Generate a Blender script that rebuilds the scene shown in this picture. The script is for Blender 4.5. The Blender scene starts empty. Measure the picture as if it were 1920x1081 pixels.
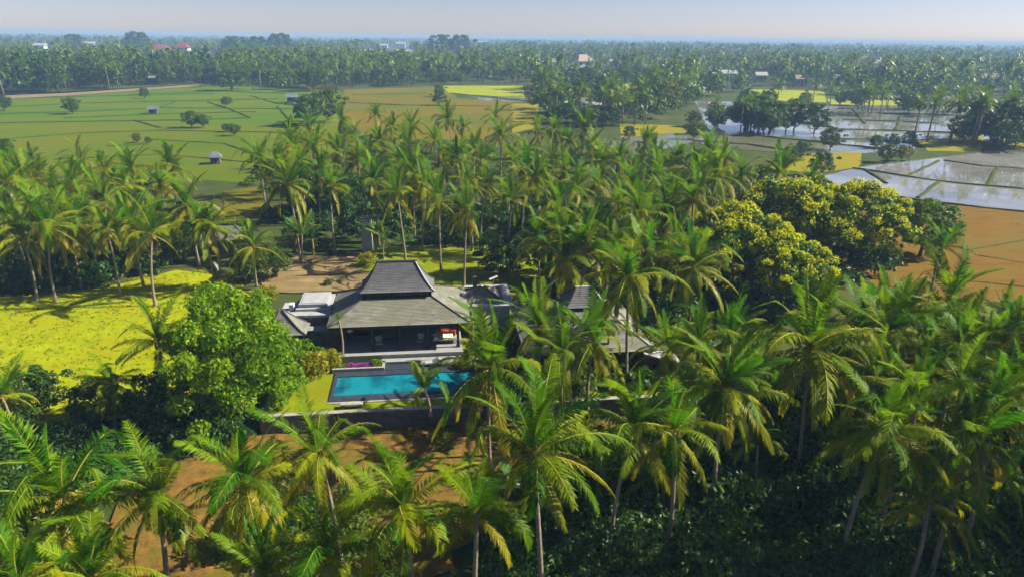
import bpy, bmesh, math
import numpy as np
from mathutils import Matrix, Vector

# ------------------------------------------------------------------ camera, sky, sun, exposure
sc = bpy.context.scene
CAM_H, FPX, IW, IH = 30.0, 1297.0, 1920.0, 1081.0
PITCH = math.atan((540.5 - 71) / FPX)
ROLL = math.radians(0.65)
SUN_EL, SUN_AZ = math.radians(38), math.radians(7)      # azimuth measured from +x (right) towards +y (away)

cam_d = bpy.data.cameras.new("camera"); cam = bpy.data.objects.new("camera", cam_d)
sc.collection.objects.link(cam); sc.camera = cam
cam_d.sensor_width = 36.0; cam_d.lens = FPX / IW * 36.0
cam_d.clip_start = 0.5; cam_d.clip_end = 30000
FW = np.array([0, math.cos(PITCH), -math.sin(PITCH)]); RT = np.array([1., 0, 0]); UP = np.cross(RT, FW)
R2 = RT * math.cos(ROLL) + UP * math.sin(ROLL); U2 = -RT * math.sin(ROLL) + UP * math.cos(ROLL)
cam.matrix_world = Matrix(((R2[0], U2[0], -FW[0], 0), (R2[1], U2[1], -FW[1], 0), (R2[2], U2[2], -FW[2], CAM_H), (0, 0, 0, 1)))

w = bpy.data.worlds.new("World"); sc.world = w; w.use_nodes = True
wn = w.node_tree.nodes; wl = w.node_tree.links
sky = wn.new("ShaderNodeTexSky"); sky.sky_type = 'NISHITA'; sky.sun_disc = False
sky.sun_elevation = SUN_EL; sky.sun_rotation = math.pi / 2 - SUN_AZ
sky.altitude = 0; sky.air_density = 0.7; sky.dust_density = 0.3; sky.ozone_density = 0.2
tint = wn.new("ShaderNodeMix"); tint.data_type = 'RGBA'; tint.blend_type = 'MULTIPLY'; tint.inputs[0].default_value = 1.0; tint.inputs[7].default_value = (0.86, 0.80, 0.96, 1)   # humid lilac air, even over the whole sky
wl.new(sky.outputs[0], tint.inputs[6]); wl.new(tint.outputs[2], wn["Background"].inputs[0]); wn["Background"].inputs[1].default_value = 0.05

sun_d = bpy.data.lights.new("sun", 'SUN'); sun_d.energy = 5.0; sun_d.angle = math.radians(0.55); sun_d.color = (1.0, 0.92, 0.74)
sun = bpy.data.objects.new("sun", sun_d); sc.collection.objects.link(sun)
sdir = Vector((math.cos(SUN_EL) * math.cos(SUN_AZ), math.cos(SUN_EL) * math.sin(SUN_AZ), math.sin(SUN_EL)))
sun.rotation_euler = sdir.to_track_quat('Z', 'Y').to_euler(); sun.location = (80, 40, 80)

sc.view_settings.view_transform = 'Standard'; sc.view_settings.look = 'None'
sc.view_settings.exposure = 1.25; sc.view_settings.gamma = 1.0
cy = sc.cycles
cy.max_bounces = 5; cy.diffuse_bounces = 2; cy.glossy_bounces = 2; cy.transmission_bounces = 4; cy.volume_bounces = 1
cy.use_denoising = True; cy.adaptive_threshold = 0.03; cy.sample_clamp_indirect = 6.0

# ------------------------------------------------------------------ helpers
RS = np.random.RandomState
C = sc.collection

def G(x, y, z=0.0):
    """ground (or height z) point seen at photograph pixel x, y"""
    d = FW + R2 * (x - 960) / FPX + U2 * (540.5 - y) / FPX
    t = (z - CAM_H) / d[2]
    return np.array([0, 0, CAM_H]) + d * t

def proj(p):
    v = np.asarray(p, float) - np.array([0, 0, CAM_H]); k = v @ FW
    return 960 + FPX * (v @ R2) / k, 540.5 - FPX * (v @ U2) / k

def link(o, parent=None):
    C.objects.link(o)
    if parent is not None: o.parent = parent
    return o

def tag(o, label=None, cat=None, group=None, kind=None):
    if label: o["label"] = label
    if cat: o["category"] = cat
    if group: o["group"] = group
    if kind: o["kind"] = kind
    return o

def empty(name, loc, rz=0.0, label=None, cat=None, group=None):
    o = bpy.data.objects.new(name, None); o.location = loc; o.rotation_euler = (0, 0, rz); o.empty_display_size = 0.5
    link(o); return tag(o, label, cat, group)

def mesh_np(name, V, F, mats, midx=None, smooth=False):
    V = np.asarray(V, np.float32); F = np.asarray(F, np.int32); k = F.shape[1]
    me = bpy.data.meshes.new(name)
    me.vertices.add(len(V)); me.vertices.foreach_set("co", V.ravel())
    me.loops.add(F.size); me.loops.foreach_set("vertex_index", F.ravel())
    me.polygons.add(len(F)); me.polygons.foreach_set("loop_start", np.arange(0, F.size, k, dtype=np.int32))
    me.polygons.foreach_set("loop_total", np.full(len(F), k, np.int32))
    if midx is not None: me.polygons.foreach_set("material_index", np.asarray(midx, np.int32))
    me.polygons.foreach_set("use_smooth", np.full(len(F), smooth, bool))
    for m in (mats if isinstance(mats, (list, tuple)) else [mats]): me.materials.append(m)
    me.update(calc_edges=True); me.validate()
    return me

def obj(name, me, parent=None, loc=None, rot=None, scale=None):
    o = bpy.data.objects.new(name, me)
    if loc is not None: o.location = loc
    if rot is not None: o.rotation_euler = rot
    if scale is not None: o.scale = scale if hasattr(scale, '__len__') else (scale,) * 3
    return link(o, parent)

class MB:
    def __init__(s): s.v = []; s.f = []
    def add(s, vs, fs):
        n = len(s.v); s.v += [tuple(map(float, p)) for p in vs]; s.f += [tuple(i + n for i in q) for q in fs]; return s
    def box(s, x0, x1, y0, y1, z0, z1):
        v = [(x, y, z) for z in (z0, z1) for (x, y) in ((x0, y0), (x1, y0), (x1, y1), (x0, y1))]
        return s.add(v, [(0, 3, 2, 1), (4, 5, 6, 7), (0, 1, 5, 4), (1, 2, 6, 5), (2, 3, 7, 6), (3, 0, 4, 7)])
    def tube(s, pts, rad, n=8, cap=True):
        pts = [np.asarray(p, float) for p in pts]; rings = []
        base = len(s.v)
        for i, p in enumerate(pts):
            t = pts[min(i + 1, len(pts) - 1)] - pts[max(i - 1, 0)]; t /= np.linalg.norm(t) + 1e-9
            a = np.cross(t, [0, 0, 1.0]) if abs(t[2]) < 0.9 else np.cross(t, [0, 1.0, 0]); a /= np.linalg.norm(a); b = np.cross(t, a)
            r = rad[i] if hasattr(rad, '__len__') else rad
            for k in range(n):
                q = 2 * math.pi * k / n; s.v.append(tuple(p + a * r * math.cos(q) + b * r * math.sin(q)))
        for i in range(len(pts) - 1):
            for k in range(n):
                a0 = base + i * n + k; b0 = base + i * n + (k + 1) % n
                s.f.append((a0, a0 + n, b0 + n, b0))
        if cap:
            s.f.append(tuple(base + k for k in range(n))); s.f.append(tuple(base + (len(pts) - 1) * n + k for k in reversed(range(n))))
        return s
    def mesh(s, name, mat, smooth=False):
        me = bpy.data.meshes.new(name); me.from_pydata(s.v, [], s.f); me.materials.append(mat)
        if smooth: me.polygons.foreach_set("use_smooth", np.full(len(s.f), True))
        me.update(); return me
    def build(s, name, mat, parent=None, smooth=False, **k): return obj(name, s.mesh(name, mat, smooth), parent, **k)

def bevel(o, wd=0.02):
    m = o.modifiers.new("bevel", 'BEVEL'); m.width = wd; m.segments = 1; m.limit_method = 'ANGLE'; return o

ONES = "zeroth first second third fourth fifth sixth seventh eighth ninth tenth eleventh twelfth thirteenth fourteenth fifteenth sixteenth seventeenth eighteenth nineteenth".split()
TENS = {2: ("twenty", "twentieth"), 3: ("thirty", "thirtieth"), 4: ("forty", "fortieth"), 5: ("fifty", "fiftieth"), 6: ("sixty", "sixtieth"), 7: ("seventy", "seventieth")}
def ordinal(n):
    if n < 20: return ONES[n]
    t, u = divmod(n, 10)
    return TENS[t][1] if u == 0 else TENS[t][0] + "-" + ONES[u]

# ------------------------------------------------------------------ materials
def nodes(name):
    m = bpy.data.materials.new(name); m.use_nodes = True; n = m.node_tree.nodes; n.clear()
    out = n.new("ShaderNodeOutputMaterial"); return m, n, m.node_tree.links, out

def mixrgb(n, l, fac, a, b, blend='MIX'):
    x = n.new("ShaderNodeMix"); x.data_type = 'RGBA'; x.blend_type = blend
    for sock, val in ((x.inputs[0], fac), (x.inputs[6], a), (x.inputs[7], b)):
        if isinstance(val, (int, float)): sock.default_value = val
        elif isinstance(val, tuple): sock.default_value = (*val, 1)
        else: l.new(val, sock)
    return x.outputs[2]

def ramp(n, l, src, p0, p1, c0=0.0, c1=1.0):
    r = n.new("ShaderNodeMapRange"); r.inputs[1].default_value = p0; r.inputs[2].default_value = p1
    r.inputs[3].default_value = c0; r.inputs[4].default_value = c1; r.clamp = True; l.new(src, r.inputs[0]); return r.outputs[0]

def noise(n, l, scale, detail=4, rough=0.6, vec=None, stretch=None):
    t = n.new("ShaderNodeTexNoise"); t.inputs["Scale"].default_value = scale; t.inputs["Detail"].default_value = detail; t.inputs["Roughness"].default_value = rough
    if vec is None:
        g = n.new("ShaderNodeNewGeometry"); vec = g.outputs["Position"]
    if stretch:
        mp = n.new("ShaderNodeMapping"); mp.inputs["Scale"].default_value = stretch; l.new(vec, mp.inputs[0]); vec = mp.outputs[0]
    l.new(vec, t.inputs["Vector"]); return t.outputs["Fac"]

def leaf_mat(name, c1, c2, c3=None, trans=0.4, rough=0.42, tint=(1.2, 1.25, 0.4), by='both', spec=0.4):
    m, n, l, out = nodes(name)
    oi = n.new("ShaderNodeObjectInfo"); ge = n.new("ShaderNodeNewGeometry")
    nz = noise(n, l, 0.35, 3)
    col = mixrgb(n, l, ramp(n, l, oi.outputs["Random"] if by != 'island' else nz, 0.0 if by != 'island' else 0.35, 1.0 if by != 'island' else 0.65), c1, c2)
    if c3 is not None: col = mixrgb(n, l, ramp(n, l, ge.outputs["Random Per Island"], 0.55, 1.0), col, c3)
    val = ramp(n, l, ge.outputs["Random Per Island"], 0, 1, 0.7, 1.25)
    mul = n.new("ShaderNodeVectorMath"); mul.operation = 'SCALE'; l.new(col, mul.inputs[0]); l.new(val, mul.inputs["Scale"])
    p = n.new("ShaderNodeBsdfPrincipled"); l.new(mul.outputs[0], p.inputs["Base Color"]); p.inputs["Roughness"].default_value = rough
    p.inputs["Specular IOR Level"].default_value = spec
    tr = n.new("ShaderNodeBsdfTranslucent")
    tc = n.new("ShaderNodeVectorMath"); tc.operation = 'MULTIPLY'; l.new(mul.outputs[0], tc.inputs[0]); tc.inputs[1].default_value = tint; l.new(tc.outputs[0], tr.inputs[0])
    mx = n.new("ShaderNodeMixShader"); mx.inputs[0].default_value = trans; l.new(p.outputs[0], mx.inputs[1]); l.new(tr.outputs[0], mx.inputs[2])
    l.new(mx.outputs[0], out.inputs[0]); return m

def surf_mat(name, c1, c2, scale=1.0, rough=0.8, c3=None, s3=0.1, bump=0.0, bscale=None, stretch=None, spec=0.08, lo=0.35, hi=0.65, metal=0.0, local=False):
    m, n, l, out = nodes(name)
    vec = None
    if local:
        tc = n.new("ShaderNodeTexCoord"); vec = tc.outputs["Object"]
    col = mixrgb(n, l, ramp(n, l, noise(n, l, scale, 6, 0.65, vec, stretch), lo, hi), c1, c2)
    if c3 is not None: col = mixrgb(n, l, ramp(n, l, noise(n, l, s3, 4, 0.6, vec), 0.45, 0.65), col, c3)
    p = n.new("ShaderNodeBsdfPrincipled"); l.new(col, p.inputs["Base Color"]); p.inputs["Roughness"].default_value = rough
    p.inputs["Specular IOR Level"].default_value = spec; p.inputs["Metallic"].default_value = metal
    if bump:
        b = n.new("ShaderNodeBump"); b.inputs["Strength"].default_value = bump; b.inputs["Distance"].default_value = 0.1
        l.new(noise(n, l, bscale or scale * 4, 6, 0.7, vec, stretch), b.inputs["Height"]); l.new(b.outputs[0], p.inputs["Normal"])
    l.new(p.outputs[0], out.inputs[0]); return m

def water_mat(name, col, col2, rough=0.04, bump=0.02, scale=1.5, tonescale=0.05, lo=0.4, hi=0.6, ior=1.4):
    m, n, l, out = nodes(name)
    c = mixrgb(n, l, ramp(n, l, noise(n, l, tonescale, 5), lo, hi), col, col2)
    p = n.new("ShaderNodeBsdfPrincipled"); l.new(c, p.inputs["Base Color"]); p.inputs["Roughness"].default_value = rough; p.inputs["IOR"].default_value = ior
    p.inputs["Specular IOR Level"].default_value = 0.5
    b = n.new("ShaderNodeBump"); b.inputs["Strength"].default_value = bump; b.inputs["Distance"].default_value = 0.1
    l.new(noise(n, l, scale, 3), b.inputs["Height"]); l.new(b.outputs[0], p.inputs["Normal"])
    l.new(p.outputs[0], out.inputs[0]); return m

M = {}
M['frond'] = leaf_mat("frond_green", (0.040, 0.145, 0.002), (0.270, 0.295, 0.002), trans=0.45, spec=0.12, rough=0.5)
M['frond_young'] = leaf_mat("frond_young", (0.035, 0.165, 0.002), (0.170, 0.270, 0.002), trans=0.48, spec=0.12, rough=0.5)
M['frond_old'] = leaf_mat("frond_old", (0.110, 0.180, 0.002), (0.330, 0.280, 0.003), trans=0.45, spec=0.2)
M['frond_dead'] = leaf_mat("frond_dead", (0.24, 0.14, 0.03), (0.32, 0.20, 0.06), trans=0.2, rough=0.7)
M['rachis'] = surf_mat("frond_rib", (0.20, 0.21, 0.02), (0.28, 0.25, 0.04), 2.0, 0.5)
M['trunk'] = surf_mat("palm_bark", (0.17, 0.135, 0.10), (0.30, 0.25, 0.19), 3.0, 0.9, bump=0.6, bscale=6.0, stretch=(1, 1, 6))
M['bark'] = surf_mat("tree_bark", (0.07, 0.055, 0.04), (0.14, 0.11, 0.08), 3.0, 0.9, bump=0.6, bscale=8, stretch=(3, 3, 1))
M['nut'] = surf_mat("coconut", (0.22, 0.20, 0.02), (0.28, 0.15, 0.03), 2.0, 0.5)
M['bright'] = leaf_mat("leaf_bright", (0.090, 0.240, 0.002), (0.180, 0.310, 0.002), (0.26, 0.34, 0.003), trans=0.5, by='island', spec=0.2)
M['mango'] = leaf_mat("leaf_mango", (0.045, 0.125, 0.004), (0.120, 0.190, 0.003), trans=0.3, by='island', spec=0.25)
M['blossom'] = leaf_mat("mango_blossom", (0.40, 0.44, 0.002), (0.56, 0.52, 0.002), (0.52, 0.54, 0.012), trans=0.4, by='island', spec=0.1, rough=0.7)
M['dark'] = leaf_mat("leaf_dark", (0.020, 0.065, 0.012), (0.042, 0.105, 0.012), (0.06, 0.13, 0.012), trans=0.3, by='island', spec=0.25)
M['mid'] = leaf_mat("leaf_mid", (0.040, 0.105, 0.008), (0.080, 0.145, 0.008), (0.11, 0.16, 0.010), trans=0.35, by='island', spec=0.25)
M['olive'] = leaf_mat("leaf_olive", (0.09, 0.14, 0.006), (0.17, 0.17, 0.006), trans=0.35, by='island', spec=0.2)
M['yellowleaf'] = leaf_mat("leaf_yellow", (0.20, 0.23, 0.003), (0.29, 0.26, 0.004), trans=0.45, by='island', spec=0.15)
M['banana'] = leaf_mat("leaf_banana", (0.05, 0.15, 0.02), (0.10, 0.19, 0.02), trans=0.45, by='island')
M['farpalm'] = leaf_mat("leaf_farpalm", (0.035, 0.120, 0.008), (0.170, 0.220, 0.006), trans=0.4, by='island', spec=0.25)
M['farpalm_dark'] = leaf_mat("leaf_farpalm_dark", (0.025, 0.070, 0.010), (0.060, 0.100, 0.010), trans=0.3, by='island', spec=0.2)
M['meadowblade'] = leaf_mat("meadow_blade", (0.22, 0.29, 0.002), (0.32, 0.34, 0.002), (0.35, 0.34, 0.002), trans=0.45, by='island', spec=0.1, rough=0.7)
M['purple'] = leaf_mat("flower_purple", (0.22, 0.02, 0.30), (0.32, 0.03, 0.36), trans=0.3, by='island')

# ------------------------------------------------------------------ ground and fields
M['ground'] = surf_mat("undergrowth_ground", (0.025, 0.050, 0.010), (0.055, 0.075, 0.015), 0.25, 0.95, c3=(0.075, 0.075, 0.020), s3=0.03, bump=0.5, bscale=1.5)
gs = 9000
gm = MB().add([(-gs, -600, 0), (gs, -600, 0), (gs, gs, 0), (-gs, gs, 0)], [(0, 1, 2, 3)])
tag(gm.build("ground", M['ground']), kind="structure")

patch_n = [0]
def patch(name, px, mat, jit=0.25, z=None, world=False, kind="structure", seg=3.0):
    """flat sheet of field, path or water with a slightly uneven edge"""
    P = np.array([(p if world else G(p[0], p[1]))[:2] for p in px]); rng = RS(len(px) * 7 + patch_n[0])
    out = []
    for i in range(len(P)):
        a, b = P[i], P[(i + 1) % len(P)]; L = np.linalg.norm(b - a); k = int(min(40, max(1, L / seg)))
        for j in range(k):
            q = a + (b - a) * j / k
            if j: q = q + rng.normal(0, jit, 2)
            out.append(q)
    patch_n[0] += 1
    zz = 0.012 + 0.006 * patch_n[0] if z is None else z
    bm = bmesh.new(); vs = [bm.verts.new((q[0], q[1], zz)) for q in out]
    f = bm.faces.new(vs); bmesh.ops.triangulate(bm, faces=[f], ngon_method='EAR_CLIP')
    for f in bm.faces:
        if f.normal.z < 0: f.normal_flip()
    me = bpy.data.meshes.new(name); bm.to_mesh(me); bm.free(); me.materials.append(mat)
    o = obj(name, me); tag(o, kind=kind); return o

def bund(px, parent, wd=0.6, ht=0.3, mat=None, world=False, name="earth_bund"):
    P = [np.array(p if world else G(*p)) for p in px]; pts = []
    rng = RS(int(abs(P[0][0] * 13)) % 9999)
    for i in range(len(P) - 1):
        k = max(2, int(np.linalg.norm(P[i + 1] - P[i]) / 4)); k = min(k, 30)
        for j in range(k): pts.append(P[i] + (P[i + 1] - P[i]) * j / k + np.array([*rng.normal(0, 0.15, 2), 0]))
    pts.append(P[-1]); b = MB(); vs = []; fs = []
    for i, p in enumerate(pts):
        t = pts[min(i + 1, len(pts) - 1)] - pts[max(i - 1, 0)]; t /= np.linalg.norm(t) + 1e-9; s = np.array([-t[1], t[0], 0]); h = ht * rng.uniform(0.75, 1.25)
        vs += [p - s * wd, p - s * wd * 0.45 + np.array([0, 0, h]), p + s * wd * 0.45 + np.array([0, 0, h]), p + s * wd]
        if i: 
            for k in range(3): fs.append((4 * i - 4 + k, 4 * i - 3 + k, 4 * i + 1 + k, 4 * i + k))
    b.add(vs, fs); return b.build(name, mat or M['bund'], parent)

M['bund'] = surf_mat("bund_grass", (0.030, 0.050, 0.012), (0.075, 0.085, 0.020), 0.6, 0.95, bump=0.5)
M['bundgreen'] = surf_mat("bund_green", (0.018, 0.050, 0.004), (0.045, 0.075, 0.006), 0.3, 0.95, bump=0.5)
M['rice'] = surf_mat("rice_green", (0.050, 0.118, 0.001), (0.085, 0.132, 0.001), 0.08, 0.9, c3=(0.10, 0.130, 0.001), s3=0.02, bump=0.6, bscale=3, stretch=(0.4, 1.6, 1))
M['rice2'] = surf_mat("rice_ripening", (0.078, 0.122, 0.001), (0.122, 0.122, 0.002), 0.06, 0.9, c3=(0.07, 0.115, 0.001), s3=0.018, bump=0.6, bscale=3, stretch=(0.4, 1.6, 1))
M['stubble'] = surf_mat("rice_stubble", (0.115, 0.105, 0.003), (0.15, 0.108, 0.004), 0.06, 0.95, c3=(0.08, 0.105, 0.002), s3=0.025, bump=0.6, bscale=3, stretch=(0.4, 1.6, 1))
M['lime'] = surf_mat("rice_lime", (0.18, 0.25, 0.002), (0.28, 0.29, 0.002), 0.1, 0.9, bump=0.5, bscale=3)
M['gold'] = surf_mat("rice_gold", (0.19, 0.17, 0.002), (0.24, 0.18, 0.003), 0.15, 0.9, c3=(0.17, 0.18, 0.002), s3=0.08, bump=0.5, bscale=3)
M['soil'] = surf_mat("orange_soil", (0.095, 0.055, 0.015), (0.22, 0.125, 0.026), 1.4, 0.95, c3=(0.11, 0.105, 0.010), s3=0.5, bump=0.9, bscale=2.0)
M['drysoil'] = surf_mat("ploughed_soil", (0.115, 0.060, 0.007), (0.18, 0.095, 0.010), 0.5, 0.95, c3=(0.13, 0.095, 0.010), s3=0.09, bump=0.8, bscale=1.2, stretch=(0.35, 1.8, 1))
M['straw'] = surf_mat("straw_ground", (0.16, 0.11, 0.05), (0.27, 0.20, 0.085), 0.4, 0.95, c3=(0.15, 0.11, 0.06), s3=0.25, bump=0.8, bscale=2, stretch=(0.3, 1.2, 1))
M['path'] = surf_mat("earth_path", (0.17, 0.13, 0.08), (0.23, 0.18, 0.11), 0.3, 0.95)
M['meadow'] = surf_mat("meadow_turf", (0.19, 0.25, 0.002), (0.29, 0.32, 0.002), 0.5, 0.95, c3=(0.25, 0.25, 0.002), s3=0.15, bump=0.5, bscale=5)
M['lawn'] = surf_mat("lawn_turf", (0.11, 0.17, 0.002), (0.20, 0.23, 0.002), 0.8, 0.95, c3=(0.16, 0.17, 0.003), s3=0.3, bump=0.6, bscale=6)
M['flood'] = water_mat("paddy_water", (0.15, 0.15, 0.14), (0.28, 0.28, 0.27), bump=0.01, scale=0.8, ior=1.9)  # base colour paled to stand in for part of the sky's reflection
M['mudwater'] = water_mat("paddy_shallow", (0.12, 0.135, 0.07), (0.17, 0.165, 0.10), rough=0.12, bump=0.03, scale=1.0)

f = patch("rice_field", [(-60, 186), (150, 177), (390, 160), (640, 170), (655, 235), (470, 240), (200, 232), (-60, 242)], M['rice'])
for pl in ([(-40, 203), (160, 194), (330, 190), (520, 186)], [(0, 214), (150, 210), (300, 203), (560, 205)], [(120, 222), (320, 214), (480, 210)], [(-40, 232), (120, 229), (350, 226), (470, 222)],
           [(390, 192), (430, 205), (470, 222)], [(150, 190), (140, 210)], [(240, 178), (420, 172), (640, 180)], [(60, 184), (400, 176)], [(330, 190), (300, 203)], [(470, 180), (520, 195), (610, 200)], [(520, 200), (550, 235)], [(250, 226), (300, 240)]):
    bund(pl, f, 0.55, 0.3, M['bundgreen'])
f = patch("ripening_field", [(-60, 239), (200, 230), (470, 237), (655, 230), (640, 300), (480, 345), (300, 330), (-60, 330)], M['rice2'])
for pl in ([(0, 262), (150, 250), (300, 245), (560, 250)], [(200, 275), (260, 272)], [(280, 262), (420, 270), (480, 290)], [(100, 300), (300, 290), (470, 305)]):
    bund(pl, f, 0.4, 0.22, M['bundgreen'])
patch("ripening_field", [(300, 262), (480, 255), (490, 330), (330, 345), (120, 330), (-40, 335), (-40, 300), (150, 285)], M['rice2'], jit=1.0)
f = patch("stubble_field", [(645, 168), (830, 163), (860, 184), (985, 192), (1010, 225), (900, 262), (690, 262), (640, 215)], M['stubble'])
bund([(650, 193), (760, 198), (920, 200)], f, 0.7, 0.35); bund([(660, 178), (800, 176)], f, 0.6, 0.3)
f = patch("lime_rice_field", [(828, 161), (980, 161), (985, 188), (905, 182), (840, 174)], M['lime']); bund([(845, 175), (985, 190)], f, 0.6, 0.3)
patch("flooded_paddy", [(870, 177), (985, 184), (985, 192), (905, 189)], M['flood'])
patch("lime_rice_field", [(1052, 164), (1105, 164), (1103, 192), (1058, 190)], M['lime'])
patch("lime_rice_field", [(1155, 156), (1213, 156), (1208, 195), (1168, 192)], M['lime'])
patch("lime_rice_field", [(1405, 168), (1545, 171), (1550, 193), (1415, 188)], M['lime'])
patch("lime_rice_field", [(1550, 186), (1700, 190), (1720, 204), (1560, 200)], M['lime'])
patch("golden_rice_field", [(960, 195), (1010, 195), (1005, 240), (960, 250)], M['gold'])
f = patch("golden_rice_field", [(1160, 233), (1290, 236), (1400, 242), (1380, 250), (1250, 258), (1165, 262)], M['gold'])
f = patch("flooded_paddy", [(1300, 190), (1560, 196), (1960, 205), (1960, 255), (1840, 262), (1700, 262), (1720, 285), (1560, 290), (1330, 245)], M['flood'])
for pl in ([(1560, 243), (1700, 247), (1830, 252)], [(1580, 225), (1760, 232)], [(1330, 215), (1480, 226), (1560, 240)], [(1640, 262), (1720, 270)], [(1600, 205), (1620, 232)], [(1690, 218), (1680, 245)], [(1480, 200), (1490, 226)], [(1400, 200), (1560, 212), (1700, 214), (1900, 222)], [(1560, 262), (1640, 262)], [(1780, 235), (1790, 252)]): bund(pl, f, 0.9, 0.5)
f = patch("shallow_paddy", [(1255, 250), (1400, 246), (1560, 262), (1610, 282), (1540, 292), (1400, 282), (1300, 268), (1150, 300), (1130, 262)], M['mudwater'])
for pl in ([(1265, 253), (1420, 256), (1560, 270), (1690, 285)], [(1300, 265), (1400, 272), (1490, 285)]): bund(pl, f, 0.8, 0.45)
patch("golden_rice_field", [(1722, 268), (1790, 256), (1845, 256), (1838, 286), (1740, 284)], M['gold'])
patch("golden_rice_field", [(1875, 245), (1960, 240), (1960, 285), (1880, 280)], M['gold'])
patch("golden_rice_field", [(1480, 290), (1618, 286), (1610, 316), (1530, 325), (1440, 318)], M['gold'])
f = patch("flooded_paddy", [(1545, 330), (1620, 312), (1730, 297), (1850, 285), (1990, 290), (1990, 402), (1800, 385), (1700, 372), (1560, 345)], M['flood'])
for pl in ([(1600, 316), (1700, 332), (1800, 345), (1990, 362)], [(1770, 302), (1840, 312), (1990, 322)], [(1620, 312), (1740, 298), (1850, 286)], [(1545, 345), (1680, 370), (1800, 386), (1990, 406)], [(1700, 332), (1760, 302)], [(1850, 350), (1870, 315)], [(1660, 345), (1620, 318)], [(1760, 342), (1720, 372)]): bund(pl, f, 0.6, 0.35)
f = patch("bare_field", [(1560, 400), (1800, 384), (1990, 404), (2040, 570), (1700, 565), (1560, 520)], M['drysoil'])
bund([(1810, 470), (1990, 440)], f, 0.35, 0.18); bund([(1830, 480), (1990, 505)], f, 0.35, 0.18); bund([(1780, 525), (1990, 545)], f, 0.35, 0.18)
patch("bare_field", [(420, 360), (500, 350), (500, 425), (420, 430)], M['stubble'])
patch("bare_field", [(100, 430), (240, 420), (240, 480), (100, 480)], M['stubble'])
patch("bare_ground", [(500, 548), (505, 500), (560, 482), (700, 476), (720, 520), (650, 556)], M['straw'], jit=0.6)
patch("lawn", [(660, 500), (690, 470), (900, 452), (1010, 460), (1010, 520), (960, 560), (830, 560)], M['lawn'], jit=0.6)
meadow_px = [(-120, 560), (60, 556), (200, 540), (330, 508), (420, 520), (520, 600), (430, 700), (330, 770), (200, 790), (80, 800), (-120, 790)]
patch("meadow", meadow_px, M['meadow'], jit=0.5)
patch("bare_soil", [(180, 905), (380, 850), (520, 815), (720, 800), (960, 800), (990, 880), (1010, 960), (900, 1010), (760, 1130), (200, 1130), (215, 1000)], M['soil'], jit=0.6, seg=1.5)
patch("bare_soil", [(1090, 800), (1200, 790), (1180, 870), (1100, 880)], M['soil'], jit=0.5, seg=1.5)
patch("track", [(-60, 190), (130, 180), (390, 161), (400, 157), (130, 175), (-60, 183)], M['path'], jit=0.3)
M['hill'] = surf_mat("forested_hill", (0.03, 0.06, 0.02), (0.06, 0.09, 0.03), 0.02, 0.95, bump=1.0, bscale=0.05)

# low forested rise far inland
nx, ny = 120, 16; V = []; F = []
rng = RS(5); bumps = rng.rand(nx + 1, ny + 1)
for j in range(ny + 1):
    for i in range(nx + 1):
        a = -0.85 + 1.7 * i / nx; r = 3200 + j * 300; x = r * math.tan(a) if abs(a) < 1.2 else 0; y = r
        t = j / ny; h = (12 + 3 * math.exp(-((a + 0.02) / 0.42) ** 2)) * min(1, t * 2.2) + bumps[i, j] * 6 * (j > 0) - 0.5
        V.append((x, y, h))
for j in range(ny):
    for i in range(nx):
        a = j * (nx + 1) + i; F.append((a, a + 1, a + nx + 2, a + nx + 1))
hill = obj("hills", mesh_np("hills", V, F, M['hill'], smooth=True)); tag(hill, kind="structure")

# ------------------------------------------------------------------ villa compound
HA, HB = G(611, 615, 5.0), G(880, 605, 5.0)
HANG = math.atan2(HB[1] - HA[1], HB[0] - HA[0])
HO = np.array([HA[0], HA[1], 0.0])
HU = np.array([math.cos(HANG), math.sin(HANG), 0]); HV = np.array([-HU[1], HU[0], 0])
def HW(u, v, z=0.0): return HO + HU * u + HV * v + np.array([0, 0, z])
def to_uv(p): d = np.asarray(p)[:2] - HO[:2]; return d @ HU[:2], d @ HV[:2]
ZL, ZF, ZE = 1.6, 2.4, 5.0
PU0, PU1, PV0, PV1 = -4.2, 31.0, -9.6, 11.5
def base_z(x, y):
    u, v = to_uv((x, y)); return ZL if PU0 < u < PU1 and PV0 < v < PV1 else 0.0

M['stone'] = surf_mat("dark_stone", (0.085, 0.073, 0.078), (0.17, 0.145, 0.145), 3.0, 0.9, c3=(0.17, 0.14, 0.13), s3=0.8, bump=1.0, bscale=5)
M['coping'] = surf_mat("pale_stone", (0.24, 0.235, 0.215), (0.34, 0.33, 0.30), 2.0, 0.7)
M['shingle'] = surf_mat("wood_shingle", (0.13, 0.128, 0.115), (0.24, 0.235, 0.205), 1.3, 0.8, c3=(0.16, 0.165, 0.12), s3=0.45, bump=0.5, bscale=9, stretch=(0.6, 0.6, 3))
M['shingle2'] = surf_mat("wood_shingle_dark", (0.10, 0.103, 0.115), (0.155, 0.155, 0.165), 1.6, 0.75, bump=0.5, bscale=9, stretch=(0.6, 0.6, 3))
M['ridgecap'] = surf_mat("ridge_tile", (0.05, 0.05, 0.055), (0.09, 0.085, 0.085), 3.0, 0.8)
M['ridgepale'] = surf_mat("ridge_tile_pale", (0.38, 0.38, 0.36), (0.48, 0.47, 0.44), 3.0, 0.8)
M['wood'] = surf_mat("dark_timber", (0.028, 0.020, 0.018), (0.055, 0.038, 0.03), 4, 0.6, stretch=(1, 1, 0.2))
M['redwood'] = surf_mat("red_timber", (0.11, 0.035, 0.025), (0.17, 0.06, 0.04), 4, 0.6)
M['brick'] = surf_mat("red_brick_wall", (0.16, 0.060, 0.045), (0.23, 0.095, 0.065), 6, 0.9, bump=0.6)
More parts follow.
